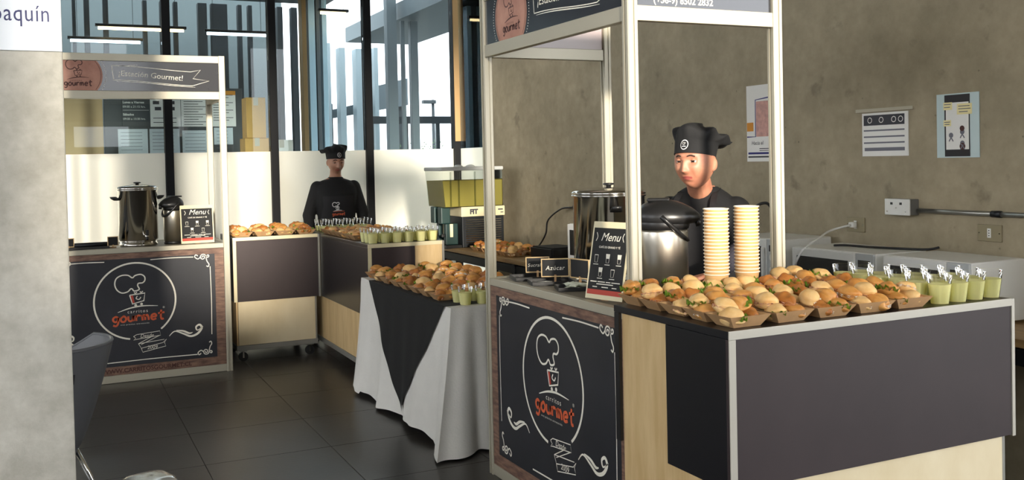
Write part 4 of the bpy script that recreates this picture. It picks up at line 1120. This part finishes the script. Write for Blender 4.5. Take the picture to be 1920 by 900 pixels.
# white table
for j in range(8):
    for i in range(4):
        if j == 0 and i == 3: continue
        x = 1.972+.168*i; y = 5.06+.176*j
        put_boat(x+rr.uniform(-.006, .006), y+rr.uniform(-.006, .006), TZ+.0062 if y-.07 > 4.83 and y+.07 < 6.19 else TZ+.0062, PI/2+rr.uniform(-.06, .06) if False else rr.uniform(-.06, .06), 'on the white clothed table', 'on the white clothed table', (.8, 1.6, 1.6),
                 'kraft paper boat of rolls on the edge of the white clothed table' if i == 0 else 'kraft paper boat of rolls in the middle of the white clothed table', 3)
# short counter by the left kiosk
for i in range(4):
    for j in range(3):
        put_boat(1.350+.168*i, 7.87+.15*j, MZ+.001, rr.uniform(-.06, .06), 'on the short counter by the left kiosk', 'on the short counter by the left kiosk', (1.2, 1.6, 1.2), 'kraft paper boat on the short counter by the left kiosk', 3)
# long counter
for j in range(7):
    for i in range(3):
        put_boat(2.045+.175*i, 6.93+.135*j, MZ+.001, rr.uniform(-.06, .06), 'on the long counter behind the lemonade', 'on the long counter', (1, 1.6, 1.2), 'kraft paper boat on the long counter in front of the standing chef', 2)
# wall table
for j in range(6):
    for i in range(2):
        y = 7.22+.142*j
        if y > 8.1 and i > 0: continue
        put_boat(3.44+.19*i, y, WZ+.001, rr.uniform(-.1, .1), 'on the far table by the concrete wall', 'on the far wall table', (.5, 1.4, 2), 'kraft paper boat of rolls on the far table by the concrete wall', 3)

CUP = MB().lathe([(.031, 0), (.0315, .001), (.0425, .098), (.0435, .100), (.0425, .101)], 28, cap=False).add([(.031*math.cos(2*PI*i/28), .031*math.sin(2*PI*i/28), .0005) for i in range(28)], [tuple(range(27, -1, -1))]).mesh('plastic_cup', 'clear_plastic', True)
DRINK = MB().lathe([(.0298, .0012), (.0385, .070)], 28).mesh('lemonade', 'lemonade', False)
DRINKL = MB().lathe([(.0298, .0012), (.0350, .045)], 28).mesh('lemonade', 'lemonade', False)
def cup(x, y, z, label, group, sc=1, low=False):
    o = link('plastic_cup', CUP, None, (x, y, z)); tag(o, label, 'cup', group); link('lemonade', DRINKL if low else DRINK, o); o.scale = (sc, sc, sc)
for j in range(6):
    for i in range(4):
        if (j >= 4 and i > 1) or (j == 3 and i > 2): continue
        cup(2.775+.0885*i-(.0 if j == 0 else .01*(j % 2)), 2.40+.0885*j+.003*i, BZ+.0008,
            ['clear cup of lemonade at the front, beside the last kraft boat', 'second clear cup of lemonade along the front edge', 'third clear cup of lemonade along the front edge', 'clear cup of lemonade at the right corner of the dark counter'][i] if j == 0 else 'clear cup of lemonade behind the front cups on the dark counter', 'lemonade cups on the dark counter', .97)
for j in range(3):
    for i in range(6):
        cup(2.01+.0885*i, 6.515+.089*j, MZ+.0008, 'clear cup of lemonade in front row of the long counter' if j == 0 else 'clear cup of lemonade in rear rows of the long counter', 'lemonade cups on the long counter', .98)
for j in range(3):
    for i in range(5):
        cup(2.04+.09*i, 7.93+.10*j, MZ+.0008, 'low filled clear cup before the chef in the back', 'cups before the back chef', .95, True)
for j in range(2):
    for i in range(5):
        cup(2.00+.1*i, 4.835+.10*j, TZ+.0062 if False else TZ+.0015, 'clear cup of lemonade on the near end of the white table', 'lemonade cups on the white table', .95)

PC = MB().lathe([(.030, 0), (.0305, .002), (.0415, .088)], 28, cap=False).add([(.030*math.cos(2*PI*i/28), .030*math.sin(2*PI*i/28), .0005) for i in range(28)], [tuple(range(27, -1, -1))]).mesh('paper_cup', 'paper_cup', True)
RIM = MB().tube([(.0425*math.cos(2*PI*i/28), .0425*math.sin(2*PI*i/28), .089) for i in range(29)], .0022, 8, False).mesh('rolled_rim', 'paper_cup_rim', True)
def stack(x, y, n, pitch, lab):
    for k in range(n):
        l = f'topmost paper cup of the {lab} stack' if k == n-1 else f'bottom paper cup of the {lab} stack' if k == 0 else f'beige paper cup nested inside the {lab} stack'
        o = link('paper_cup', PC, None, (x+rr.uniform(-.0006, .0006), y+rr.uniform(-.0006, .0006), BZ+.0008+pitch*k)); tag(o, l, 'paper cup', f'paper cups in the {lab} stack'); o.scale = (1.08, 1.08, 1.0)
        link('rolled_rim', RIM, o)
stack(2.232, 2.938, 20, .0128, 'left'); stack(2.375, 2.94, 20, .0130, 'right')

# ------------------------------------------------------------------ odds and ends
def crate():
    r = thing('plastic_crate', 'low black plastic crate between rolls and the noted microwave', 'crate', (3.66, 6.93, WZ), .1)
    MB().rbox(-.13, -.16, 0, .13, .16, .012, .003).build('base', 'black_plastic', r)
    for q in (-1, 1): MB().rbox(-.13, q*.16-.006, .0125, .13, q*.16+.006, .085, .003).build('side', 'black_plastic', r); MB().rbox(q*.13-.006, -.15, .0125, q*.13+.006, .15, .085, .003).build('side', 'black_plastic', r)
    MB().rbox(-.12, -.15, .086, .12, .15, .094, .003).build('folded_bag', 'black_matte', r)
crate()
def tub_chair():
    r = thing('tub_chair', 'grey plastic tub chair with chrome legs behind the pillar', 'chair', (-.05, 4.34, 0), 1.15)
    def sh(u, v, e):
        a = -PI*.5+ (u-.5)*2*PI*.80   # open towards +y
        d = abs(u-.5)*2
        top = .84-.20*max(0, d-.45)/.55
        z = .40+(top-.40)*v
        rad = .115+.15*(v**.75)+e
        return (rad*math.cos(a)*1.02, rad*math.sin(a), z)
    m = MB().grid(lambda u, v: sh(u, v, 0), 48, 16).grid(lambda u, v: sh(1-u, v, -.012), 48, 16)
    m.grid(lambda u, v: tuple(Vector(sh(u, 1, 0)).lerp(Vector(sh(u, 1, -.012)), v)), 48, 1)
    m.build('shell', 'chair_grey', r, True)
    MB().tube([sh(k/40, 1, -.006) for k in range(41)], .0075, 8).build('rim', 'chair_grey', r, True)
    MB().lathe([(.02, .385), (.113, .388), (.118, .40), (.10, .402), (.02, .401)], 32).build('seat', 'chair_grey', r, True)
    MB().grid(lambda u, v: sh(.325+.045*u, .70+.09*v, .002), 6, 3).build('grip_slot', 'black_plastic', r)
    for sx in (-1, 1):
        for sy in (-1, 1): MB().tube([(sx*.085, sy*.085, .386), (sx*.235, sy*.19, .0)], .011, 10).build('leg', 'chrome', r, True)
    return r
tub_chair()
def bag():
    def fn(p, q): return q*(1+.12*math.sin(5*p.x+2*p.z)*math.cos(4*p.y))
    o = MB().ball((0, 0, .16), .11, .10, .17, 20, 14, fn).build('black_bag', 'black_matte', None, True, (-.06, 4.31, .403)); tag(o, 'black bag sitting in the grey tub chair', 'bag')
bag()
def stool():
    r = thing('wrapped_stool', 'small stool wrapped in shiny clear film at the bottom edge', 'stool', (.285, 3.66, 0), .35)
    def fn(p, q):
        s = lambda x: math.copysign(abs(x)**.45, x)
        n = 1+.03*math.sin(9*p.x+4*p.y)+.02*math.sin(14*p.y+p.z*7)
        return Vector((s(p.x)*.082*n, s(p.y)*.085*n, s(p.z)*.045))
    MB().ball((0, 0, .405), 1, 1, 1, 40, 24, fn).build('wrapped_cushion', 'silver_wrap', r, True)
    MB().rbox(-.07, -.07, .34, .07, .07, .36, .004).build('seat_plate', 'chair_grey', r)
    for sx in (-1, 1):
        for sy in (-1, 1): MB().tube([(sx*.06, sy*.06, .34), (sx*.085, sy*.085, 0)], .009, 8).build('leg', 'chrome', r, True)
stool()

# ------------------------------------------------------------------ people
def head_mesh(mb, c, yaw, sc=1.0, round_=1.0, pitch=0):
    # face towards local -y before yaw; origin half way up the head
    R = Matrix.Rotation(yaw, 3, 'Z') @ Matrix.Rotation(pitch, 3, 'X')
    G = lambda x, s: math.exp(-(x/s)**2)
    def fn(p, q):
        x, y, z = p.x, p.y, p.z
        rx, ry, rz = .074*round_, .094, .118
        X, Y, Z = x*rx, y*ry, z*rz
        # jaw: narrow towards chin, keep cheeks full
        if Z < -.02:
            k = (-.02-Z)/.098; X *= 1-(.30 if round_ < 1.05 else .16)*k*k; Y *= 1-(.10*k*k if Y < 0 else .42*k)
        if Z > .03: X *= 1+.03*(Z-.03)/.08
        if Y > 0: Y *= 1.06
        fr = max(0, min(1, (-y+.15)/.5))
        d = 0
        d += .006*G(Z-.026, .012)*G(X, .05)                                   # brow
        for s in (-1, 1):
            d += -.0105*G(X-s*.032, .016)*G(Z+.000, .013)                      # sockets
            d += .006*round_*G(X-s*.045, .022)*G(Z+.035, .022)                 # cheeks
            d += .0075*G(X-s*.0125, .0065)*G(Z+.041, .007)                     # nostril wings
            d += -.003*G(X-s*.030, .007)*G(Z+.062, .016)                       # smile fold
        nz = -Z
        if -.005 < nz < .062:
            t = min(max((nz+.005)/.05, 0), 1)
            d += (.006+.019*t**1.3)*G(X, .0075+.005*t)*(1 if nz < .045 else max(0, 1-(nz-.045)/.014))
        d += .0050*G(Z+.066, .0055)*G(X, .019)+.0062*G(Z+.0775, .006)*G(X, .017)  # lips
        d += -.0045*G(Z+.0715, .0028)*G(X, .022)                                # mouth line
        d += -.004*G(Z+.089, .006)*G(X, .02)+.006*G(Z+.105, .014)*G(X, .020)    # chin
        Y -= d*fr
        return R @ (Vector((X, Y, Z))*sc)
    mb.ball(c, 1, 1, 1, 96, 72, fn)
    for s in (-1, 1):
        def ear(p, q, s=s):
            return R @ (Vector((s*.071*round_+p.x*.009+s*.006*p.y, .016+p.y*.017, -.016+p.z*.028))*sc)
        mb.ball(c, 1, 1, 1, 14, 10, ear)
    return R
def face_parts(parent, c, R, sc, skin, gaze=0, lid=.3, round_=1.0):
    c = Vector(c)
    P = lambda x, y, z: c+R @ (Vector((x, y, z))*sc)
    for s in (-1, 1):
        e = Vector((s*.0325, -.0705-.002*(round_ > 1.05), -.001))
        eye = MB(); 
        eye.ball((0, 0, 0), .0138*sc, nu=18, nv=12); o = eye.build('eyeball', 'eye_white', parent, True, P(*e))
        ir = MB(); d = R @ Vector((gaze, -1, -.05)).normalized()
        ir.lathe([(.0072*sc, 0), (.0066*sc, .0012), (.003*sc, .0019)], 16)
        io = ir.build('iris', 'iris', o, True); io.rotation_mode = 'QUATERNION'; io.rotation_quaternion = d.to_track_quat('Z', 'Y'); io.location = d*.0124*sc
        def lidf(upper):
            m = MB()
            def g(u, v):
                az = (u-.5)*2.5
                if upper: el = 1.35-(1.35-(lid*-.9+.42)-.10*abs(az))*v
                else: el = -1.3+(1.3-.34-.06*abs(az))*v
                r = .0149
                return R @ (Vector((r*math.cos(el)*math.sin(az), -r*math.cos(el)*math.cos(az), r*math.sin(el)))*sc)
            m.grid(g, 14, 8); return m
        lidf(True).build('upper_eyelid', skin, o, True); lidf(False).build('lower_eyelid', skin, o, True)
        lash = MB()
        lash.tube([R @ (Vector((.0152*math.cos(lid*-.9+.42+.10*abs(az))*math.sin(az), -.0152*math.cos(lid*-.9+.42+.1*abs(az))*math.cos(az), .0152*math.sin(lid*-.9+.42+.1*abs(az))))*sc) for az in [(-1.1+.22*k) for k in range(11)]], .0009*sc, 6)
        lash.build('eyelashes', 'brow', o, True)
        b = MB(); b.tube([P(s*(.015+.0036*k), -.0005-.094*math.sqrt(1-((.015+.0036*k)/(.074*round_))**2-.036)-.0055*math.exp(-((.015+.0036*k)/.05)**2), .0190+.0045*math.sin(k*.42)) for k in range(9)], [.0030*sc+.0010*sc*math.sin(k*.4) for k in range(9)], 6)
        b.build('eyebrow', 'brow', parent, True)
def hand(mb, wrist, fwd, upv, sc=1.0, side=1, curl=.5, spread=.22):
    # palm and five separate fingers; upv = back of the hand
    f = Vector(fwd).normalized(); n = Vector(upv); n = (n-f*n.dot(f)).normalized(); l = n.cross(f)*side
    w = Vector(wrist)
    P = lambda a, b, c: w+(f*a+l*b+n*c)*sc
    for b in (-.026, -.009, .009, .026): mb.capsule(P(.005, b*.7, 0), P(.085, b, .0), .0135*sc, .0115*sc, 10)
    for i, (b, L) in enumerate(((-.030, .058), (-.010, .075), (.011, .082), (.031, .072))):
        a0 = Vector((.083, b, 0)); ang = -.1; p = a0; sp = spread*(b/.03)
        for k, q in enumerate((.45, .32, .26)):
            ang -= curl*(.35+.25*k)
            d = Vector((math.cos(ang)*math.cos(sp), math.sin(sp)*math.cos(ang), math.sin(ang)))
            p2 = p+d*L*q; mb.capsule(P(*p), P(*p2), (.0092-.0009*k)*sc, (.0085-.0009*k)*sc, 10); p = p2
    p = Vector((.022, .028, -.004)); d = Vector((.62, .72, -.28)).normalized()
    for k, q in enumerate((.04, .032, .026)):
        p2 = p+d*q; mb.capsule(P(*p), P(*p2), (.0125-.0015*k)*sc, (.011-.0015*k)*sc, 10); p = p2; d = (d+Vector((.45, -.35, -.05))).normalized()
def make_hat(parent, c, R, sc, flop, puff):
    c = Vector(c); n = 72
    base = [(.0, .99), (.02, 1.0), (.05, 1.01), (.075, 1.03)]
    def rim(a):   # band follows the skull, lower at the back
        x = math.cos(a); y = math.sin(a)
        return x, y
    band = MB(); vs = []; fx, fy = flop
    def ringpt(a, h, k):
        x = math.cos(a)*.083*k; y = math.sin(a)*.104*k
        z0 = .036-.034*(math.sin(a)*.5+.5)
        return Vector((x+fx*h*3, y+fy*h*5, z0+h))
    rings = [[ringpt(2*PI*i/n, h, k) for i in range(n)] for h, k in ((0, 1.0), (.018, 1.01), (.038, 1.03), (.056, 1.05))]
    # puff: pleated crown that leans over to flop
    fx, fy = flop; fl = math.hypot(fx, fy) or 1; M = 13
    for t in range(1, M+1):
        w = t/M; row = []
        bulge = 1.06+puff*.23*math.sin(min(1, w/.5)*PI/2)
        k = bulge if w < .5 else bulge*math.cos((w-.5)/.5*PI/2*.97)
        h = .056+.068*math.sin(w*PI/2)
        for i in range(n):
            a = 2*PI*i/n; dirn = (math.cos(a)*fx+math.sin(a)*fy)/fl
            pl = 1+(.05*math.sin(7*a+1.3*math.sin(2*a))+.03*math.sin(13*a+2))*math.sin(PI*min(1, w*1.1))
            p = ringpt(a, h, k*pl)
            p += Vector((fx, fy, 0))*(w**.8)*.45
            p += Vector((fx, fy, 0))*.55*max(0, dirn)*math.sin(PI*w)
            p.z -= .026*max(0, dirn)*math.sin(PI*min(1, w*.95))+.040*(.5+.5*dirn)*w
            p.z += .010*math.sin(7*a+1.3*math.sin(2*a))*math.sin(PI*w)
            row.append(p)
        rings.append(row)
    vs = [c+R @ (p*sc) for row in rings for p in row]; fs = []
    for j in range(len(rings)-1):
        for i in range(n):
            k = (i+1) % n; fs.append((j*n+i, j*n+k, (j+1)*n+k, (j+1)*n+i))
    fs.append(tuple((len(rings)-1)*n+i for i in range(n)))
    hat = MB().add(vs, fs).build('chef_hat', 'black_fabric', parent, True)
    # round embroidered badge on the front of the band
    def bp(u, v, o=0):
        a = -PI/2+u/.104; r = ringpt(a, v, 1.035+.012*v/.05); r += Vector((math.cos(a), math.sin(a), 0))*(.0015+o); return c+R @ (r*sc)
    b = MB(); N = 24
    ctr = (0.004, .033)
    b.add([bp(ctr[0], ctr[1])]+[bp(ctr[0]+.021*math.cos(2*PI*i/N), ctr[1]+.021*math.sin(2*PI*i/N)) for i in range(N)], [(0, i+1, (i+1) % N+1) for i in range(N)])
    bd = b.build('badge', 'badge_white', hat)
    b = MB(); b.add([bp(ctr[0], ctr[1], .001)]+[bp(ctr[0]+.0175*math.cos(2*PI*i/N), ctr[1]+.0175*math.sin(2*PI*i/N), .001) for i in range(N)], [(0, i+1, (i+1) % N+1) for i in range(N)]); b.build('badge_field', 'black_matte', bd)
    b = MB(); mp = lambda u, v: bp(ctr[0]+u, ctr[1]+v, .002)
    b.stroke([((p[0]-417)/925*.07+.001, (300-p[1])/856*.07+.001) for p in HAT], .0014, mp, closed=True); b.stroke([(-.010, -.008), (0, -.006), (.010, -.008)], .003, mp); b.build('badge_drawing', 'badge_white', bd)
    return hat

def paint_lips(me, c, R, sc, slot):
    Ri = R.transposed()
    for p in me.polygons:
        q = Ri @ (p.center-Vector(c)) / sc
        if q.y < -.06 and abs(q.x) < .023*(1-((q.z+.0715)/.02)**2*.3) and -.0815+abs(q.x)*.28 < q.z < -.0630-abs(q.x)*.16: p.material_index = slot

def person_front():
    base = Vector((2.865, 3.88, 0)); yaw = math.atan2(-.8, .6)  # local -y faces (-.8,-.6)
    yaw = math.atan2(-.60, -.80)+PI/2+0     # direction angle of facing + 90 deg
    ry = Matrix.Rotation(math.atan2(-.60, -.80)+PI/2, 3, 'Z')
    inv = ry.transposed(); W = lambda x, y, z: inv @ (Vector((x, y, z))-base)
    r = thing('person', 'person in black chef hat and apron behind the front kiosk', 'person', base, math.atan2(-.60, -.80)+PI/2)
    sc = 1.10
    hc = W(2.735, 3.752, 1.522)
    fdir = inv @ Vector((-.90, -.436, 0)); hyaw = math.atan2(fdir.y, fdir.x)+PI/2
    torso = [(.78, 0, .01, .19, .15), (.88, 0, .01, .21, .165), (1.0, 0, .0, .20, .165), (1.12, 0, -.005, .195, .16), (1.22, 0, 0, .20, .15), (1.29, 0, .01, .18, .125), (1.34, 0, .012, .135, .095), (1.375, 0, .005, .075, .07), (1.40, 0, 0, .06, .06)]
    mb = MB(); mb.loft(torso)
    mb.capsule((0, .01, 1.33), hc+Vector((0, .012, -.05)), .062, .058, 16)
    R = head_mesh(mb, hc, hyaw, sc, 1.14)
    shL = Vector((.165, .01, 1.275)); shR = Vector((-.165, .01, 1.275))
    elL = W(2.90, 3.60, 1.10); wrL = W(2.655, 3.515, 1.015); hdL = W(2.56, 3.56, .992)
    elR = W(2.86, 4.07, 1.05); wrR = W(2.74, 3.97, 1.005)
    mb.capsule(shL, elL, .058, .045); mb.capsule(elL, wrL, .042, .029); mb.capsule(shR, elR, .058, .045); mb.capsule(elR, wrR, .042, .029)
    hand(mb, wrL+(hdL-wrL).normalized()*.01, hdL-wrL, (0, 0, 1), 1.0, 1, .22)
    hand(mb, wrR+Vector((0, -.005, 0)), W(2.65, 3.90, .992)-wrR, (0, 0, 1), 1.0, -1, .2)
    for s in (-1, 1): mb.capsule((s*.10, .01, .82), (s*.10, .0, .48), .10, .065, 14); mb.capsule((s*.10, 0, .48), (s*.10, .015, .08), .062, .042, 14); mb.capsule((s*.10, .05, .04), (s*.10, -.13, .035), .038, .034, 12)
    me = remeshed(mb, .0036, 2, 'body', ('skin_a', 'lips', 'black_fabric'))
    paint_lips(me, hc, R, sc, 1)
    link('body', me, r)
    face_parts(r, hc, R, sc, 'skin_a', .25, .30, 1.14)
    make_hat(r, hc, R, sc, (.016, .052), 1.0)
    # shirt with short sleeves, long undersleeves, apron
    sm = MB(); sm.loft([(z, cx, cy, hw+.013, hd+.013) for z, cx, cy, hw, hd in torso[:7]]+[(1.362, 0, .010, .122, .098), (1.382, 0, .006, .092, .085), (1.394, 0, .004, .074, .074)])
    for a, b in ((shL, elL), (shR, elR)): sm.capsule(a, a.lerp(b, .9), .074, .064)
    link('shirt', remeshed(sm, .007, 6, 'shirt', ('black_fabric',)), r)
    u = MB(); u.capsule(elL+Vector((0, 0, .02)), elL.lerp(wrL, .97), .053, .042); u.capsule(elR+Vector((0, 0, .02)), elR.lerp(wrR, .97), .053, .042)
    for a, b, s in ((elL, wrL, 0), (elR, wrR, 1)):
        m = MB(); m.capsule(a+Vector((0, 0, .015)), a.lerp(b, .93), .055, .041); link('sleeve', remeshed(m, .005, 4, 'sleeve', ('sleeve_fabric',)), r)
    t = MB()
    def apr(u, v):
        z = .62+.66*v; w = 1.15 if z < 1.02 else 1.15-.55*min(1, (z-1.02)/.12); a = -PI/2+(u-.5)*2*w
        k = 0
        while k < len(torso)-2 and torso[k+1][0] < z: k += 1
        A, B = torso[k], torso[k+1]; f = min(1, max(0, (z-A[0])/(B[0]-A[0]))); hw = A[3]+(B[3]-A[3])*f+.024; hd = A[4]+(B[4]-A[4])*f+.024
        ca, sa = math.cos(a), math.sin(a); q = 2/2.4
        return (hw*math.copysign(abs(ca)**q, ca), .0+hd*math.copysign(abs(sa)**q, sa), z)
    t.grid(apr, 24, 24); ap = t.build('apron', 'apron_fabric', r, True)
    for s in (-1, 1):
        st = MB(); P = [Vector((s*.095, -.155, 1.275)), Vector((s*.092, -.122, 1.325)), Vector((s*.085, -.065, 1.366)), Vector((s*.078, .015, 1.383)), Vector((s*.06, .085, 1.366))]
        st.grid(lambda a, b: tuple(P[min(int(b*4), 3)].lerp(P[min(int(b*4), 3)+1], b*4-min(int(b*4), 3))+Vector(((a-.5)*.03, 0, .004))), 2, 16)
        st.build('apron_strap', 'apron_fabric', r, True)
    # tied back hair under the hat
    h = MB(); h.ball(hc+R @ Vector((0, .075, -.035))*sc, .055, .04, .045, 18, 12); h.build('hair', 'hair', r, True)
    e = MB()
    e.ball(hc+R @ Vector((.082, .010, -.046))*sc, .003, nu=10, nv=8); e.build('earring', 'steel', r, True)
person_front()

def person_back():
    base = Vector((2.335, 8.66, 0)); r = thing('person', 'person in black chef hat standing before the frosted glass', 'person', base, -.10)
    sc = 1.0; hc = Vector((0, -.04, 1.572))
    torso = [(.80, 0, .01, .165, .12), (.92, 0, .01, .18, .13), (1.06, 0, 0, .155, .115), (1.18, 0, -.005, .17, .125), (1.28, 0, 0, .18, .12), (1.345, 0, .01, .175, .10), (1.395, 0, .012, .12, .075), (1.425, 0, .005, .06, .058), (1.45, 0, 0, .05, .05)]
    mb = MB(); mb.loft(torso); mb.capsule((0, .01, 1.38), hc+Vector((0, .02, -.05)), .052, .05, 16)
    R = head_mesh(mb, hc, .12, sc, 1.0, .14)
    sh = [Vector((s*.165, .012, 1.335)) for s in (-1, 1)]; el = [Vector((s*.245, .02, 1.09)) for s in (-1, 1)]; wr = [Vector((s*.235, -.05, .87)) for s in (-1, 1)]
    for i, s in enumerate((-1, 1)):
        mb.capsule(sh[i], el[i], .05, .04); mb.capsule(el[i], wr[i], .038, .026); hand(mb, wr[i], Vector((-.05*s, -.2, -1)), (s, 0, 0), .95, 1 if s < 0 else -1, .5)
        mb.capsule((s*.09, .01, .84), (s*.09, 0, .48), .09, .06, 14); mb.capsule((s*.09, 0, .48), (s*.09, .015, .08), .057, .04, 14); mb.capsule((s*.09, .05, .04), (s*.09, -.13, .035), .037, .033, 12)
    me = remeshed(mb, .0042, 2, 'body', ('skin_b', 'lips')); paint_lips(me, hc, R, sc, 1); link('body', me, r)
    face_parts(r, hc, R, sc, 'skin_b', 0, .62)
    make_hat(r, hc, R, sc, (-.022, .03), 1.1)
    sm = MB(); sm.loft([(z, cx, cy, hw+.013, hd+.013) for z, cx, cy, hw, hd in torso[:7]]+[(1.415, 0, .008, .072, .070), (1.43, 0, .004, .062, .060)])
    for i in range(2): sm.capsule(sh[i], el[i], .062, .056); sm.capsule(el[i], el[i].lerp(wr[i], .96), .058, .043)
    link('shirt', remeshed(sm, .007, 6, 'shirt', ('black_fabric',)), r)
    t = MB()
    def apr(u, v):
        z = .66+.60*v; w = 1.1 if z < 1.02 else 1.1-.4*min(1, (z-1.02)/.15); a = -PI/2+(u-.5)*2*w
        k = 0
        while k < len(torso)-2 and torso[k+1][0] < z: k += 1
        A, B = torso[k], torso[k+1]; f = min(1, max(0, (z-A[0])/(B[0]-A[0]))); hw = A[3]+(B[3]-A[3])*f+.022; hd = A[4]+(B[4]-A[4])*f+.022
        ca, sa = math.cos(a), math.sin(a); q = 2/2.4
        return (hw*math.copysign(abs(ca)**q, ca), hd*math.copysign(abs(sa)**q, sa), z)
    ap = t.grid(apr, 24, 24).build('apron', 'apron_fabric', r, True)
    def fr(u, v):
        return (u, -.165-.0, v)
    m = MB(); emblem(m, None, lambda u, v: fr(u-.02, v), .30, (.0, 1.145), .006); m.build('apron_emblem', 'badge_white', ap)
    m = MB(); brushword(m, 'gourmet', -.063, 1.088, .0165, .0055, lambda u, v: fr(u, v)); m.stroke([(-.055, 1.122), (.045, 1.124)], .004, lambda u, v: fr(u, v)); m.build('apron_lettering', 'orange_print', ap)
    h = MB(); h.ball(hc+R @ Vector((0, .07, -.03))*sc, .055, .04, .045, 18, 12); h.build('hair', 'hair', r, True)
    for s in (-1, 1): MB().ball(hc+R @ Vector((s*.078, .010, -.048))*sc, .005, nu=10, nv=8).build('earring', 'badge_white', r, True)
person_back()
